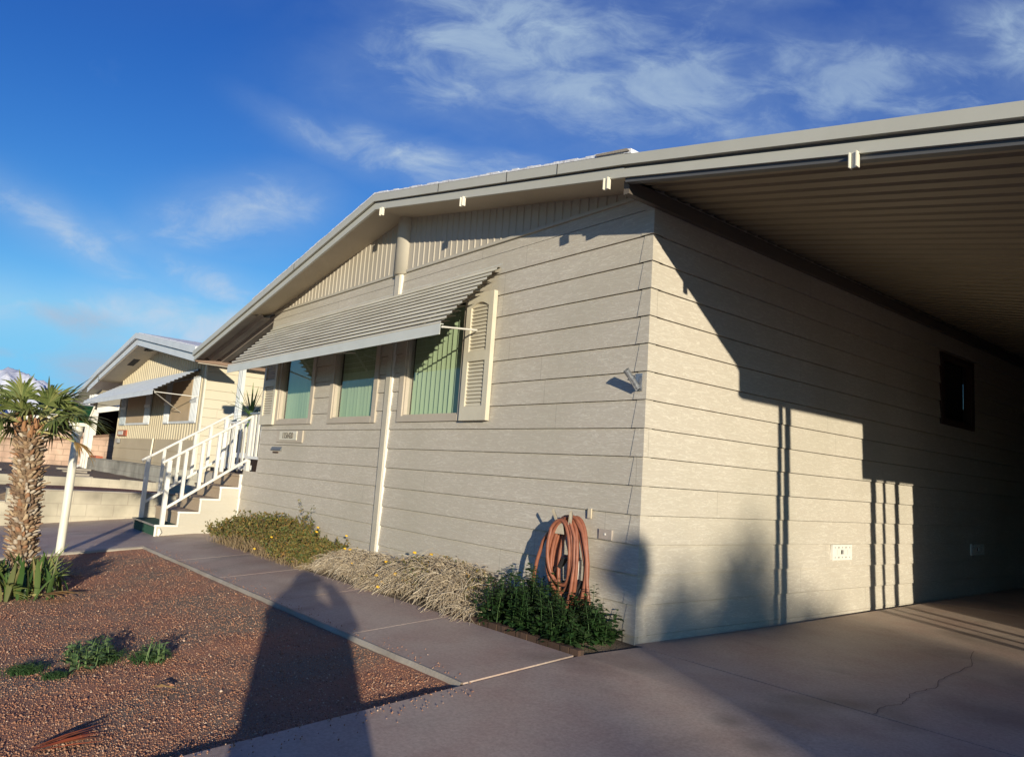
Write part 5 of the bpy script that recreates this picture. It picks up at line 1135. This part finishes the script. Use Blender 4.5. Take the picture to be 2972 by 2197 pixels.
for (yw,zt,r,h,lab) in ((-.80,-.25,.70,1.5,'leftmost of the street trees far beyond the driveway'),(.48,.42,.62,1.7,'second street tree from the left far beyond the driveway'),(1.32,.74,.86,1.9,'tallest street tree far beyond the driveway'),(2.35,.14,.80,1.5,'low rightmost street tree far beyond the driveway')):
    x_,y_,z_=src(yw,zt-h,38.); shrub(x_,y_,r,z_,h,3300,lab,nm='street_tree')
# ---------------------------------------------------------------- photographer (only the shadow shows)
pe=thing('person','person in a long dark coat holding a small camera up to the face','person',(3.68,-4.22,0))
F2=Vector((FWD.x,FWD.y,0)).normalized(); R2=Vector((RIGHT.x,RIGHT.y,0)).normalized(); O=Vector((3.70,-4.235,0))+R2*.05
def PP(f,r,z): return tuple(O+F2*f+R2*r+Vector((0,0,z)))
def skin(name,verts,edges,rad,m,par,root=0):
    me=bpy.data.meshes.new(name); me.from_pydata(verts,edges,[]); me.update(); o=bpy.data.objects.new(name,me); scn.collection.objects.link(o)
    sk=o.modifiers.new('s','SKIN'); ss=o.modifiers.new('ss','SUBSURF'); ss.levels=1; ss.render_levels=1
    for i,r in enumerate(rad): me.skin_vertices[0].data[i].radius=r if isinstance(r,tuple) else (r,r)
    me.skin_vertices[0].data[root].use_root=True; me.materials.append(m)
    dg=bpy.context.evaluated_depsgraph_get(); m2=bpy.data.meshes.new_from_object(o.evaluated_get(dg)); bpy.data.objects.remove(o); m2.materials.clear(); m2.materials.append(m)
    o=bpy.data.objects.new(name,m2); scn.collection.objects.link(o); o.parent=par; o.location=-world_loc(par); return o
M_skin=mat('skin',(.55,.35,.26),rough=.5); M_coat=mat('coat',(.05,.06,.10),(.08,.09,.13),.9,20); M_hair=mat('hair',(.05,.035,.025),rough=.6)
gz=-.33
bd=[PP(0,0,.42),PP(0,0,.62),PP(0,0,.80),PP(.02,0,.88),PP(.03,0,.98),PP(.03,0,1.08),  # 0-5 pelvis..head
 PP(0,-.17,.78),PP(.08,-.31,.71),PP(.2,-.13,.95),PP(.24,-.05,1.0),   # left arm 6-9
 PP(0,.17,.78),PP(.08,.31,.71),PP(.2,.13,.95),PP(.24,.06,1.0),        # right 10-13
 PP(0,-.10,.36),PP(.03,-.12,.02),PP(0,-.13,gz+.06),PP(.14,-.14,gz+.03), # leg 14-17
 PP(0,.10,.36),PP(.03,.12,.02),PP(0,.13,gz+.06),PP(.14,.14,gz+.03)]
ed=[(0,1),(1,2),(2,3),(3,4),(4,5),(2,6),(6,7),(7,8),(8,9),(2,10),(10,11),(11,12),(12,13),(0,14),(14,15),(15,16),(16,17),(0,18),(18,19),(19,20),(20,21)]
rd=[.15,.14,.13,.055,.085,.08,.065,.048,.034,.03,.065,.048,.034,.03,.085,.055,.04,.035,.085,.055,.04,.035]
skin('body',bd,ed,rd,M_skin,pe)
mb=MB(); n=20; prof=[(.10,.90),(.22,.84),(.275,.77),(.29,.60),(.285,.35),(.29,.05),(.31,-.20)]
vs=[PP(.8*r*math.sin(2*math.pi*k/n),r*math.cos(2*math.pi*k/n)*1.08+.11*max(0,.8-z),z) for r,z in prof for k in range(n)]
mb.add(vs,[(i*n+k,i*n+(k+1)%n,(i+1)*n+(k+1)%n,(i+1)*n+k) for i in range(len(prof)-1) for k in range(n)],True)
for s in (-1,1): mb.tube([PP(0,s*.18,.80),PP(.06,s*.28,.75),PP(.10,s*.31,.75),PP(.15,s*.26,.86),PP(.20,s*.13,.99)],[.085,.065,.055,.04,.032],10)
mb.build('coat',M_coat,pe)
hb=MB(); hb.lathe(PP(-.02,-.035,.92),[(.10,-.02),(.12,.05),(.118,.12),(.09,.18),(.035,.208),(0,.212)],16); hb.build('hair',M_hair,pe)
for s in (-1,1):
    for j in range(4):
        b=Vector(PP(.215,s*.062,.995-.0)) + Vector((0,0,.03-.02*j)); mb=MB(); mb.tube([b,b+F2*.03+R2*(-s*.008),b+F2*.045-R2*(s*.03)],[.009,.008,.007],6); mb.build('finger',M_skin,pe)
cmr=thing('compact_camera','small black compact camera held by the photographer','camera',tuple(CAMP-F2*.06))
mb=MB(); c0=Vector(PP(.20,0,1.03)); mb.bar(c0-R2*.05,c0+R2*.05,.03,.06); mb.build('camera_body',M_black,cmr)
print('polys',sum(len(o.data.polygons) for o in scn.objects if o.type=='MESH'))
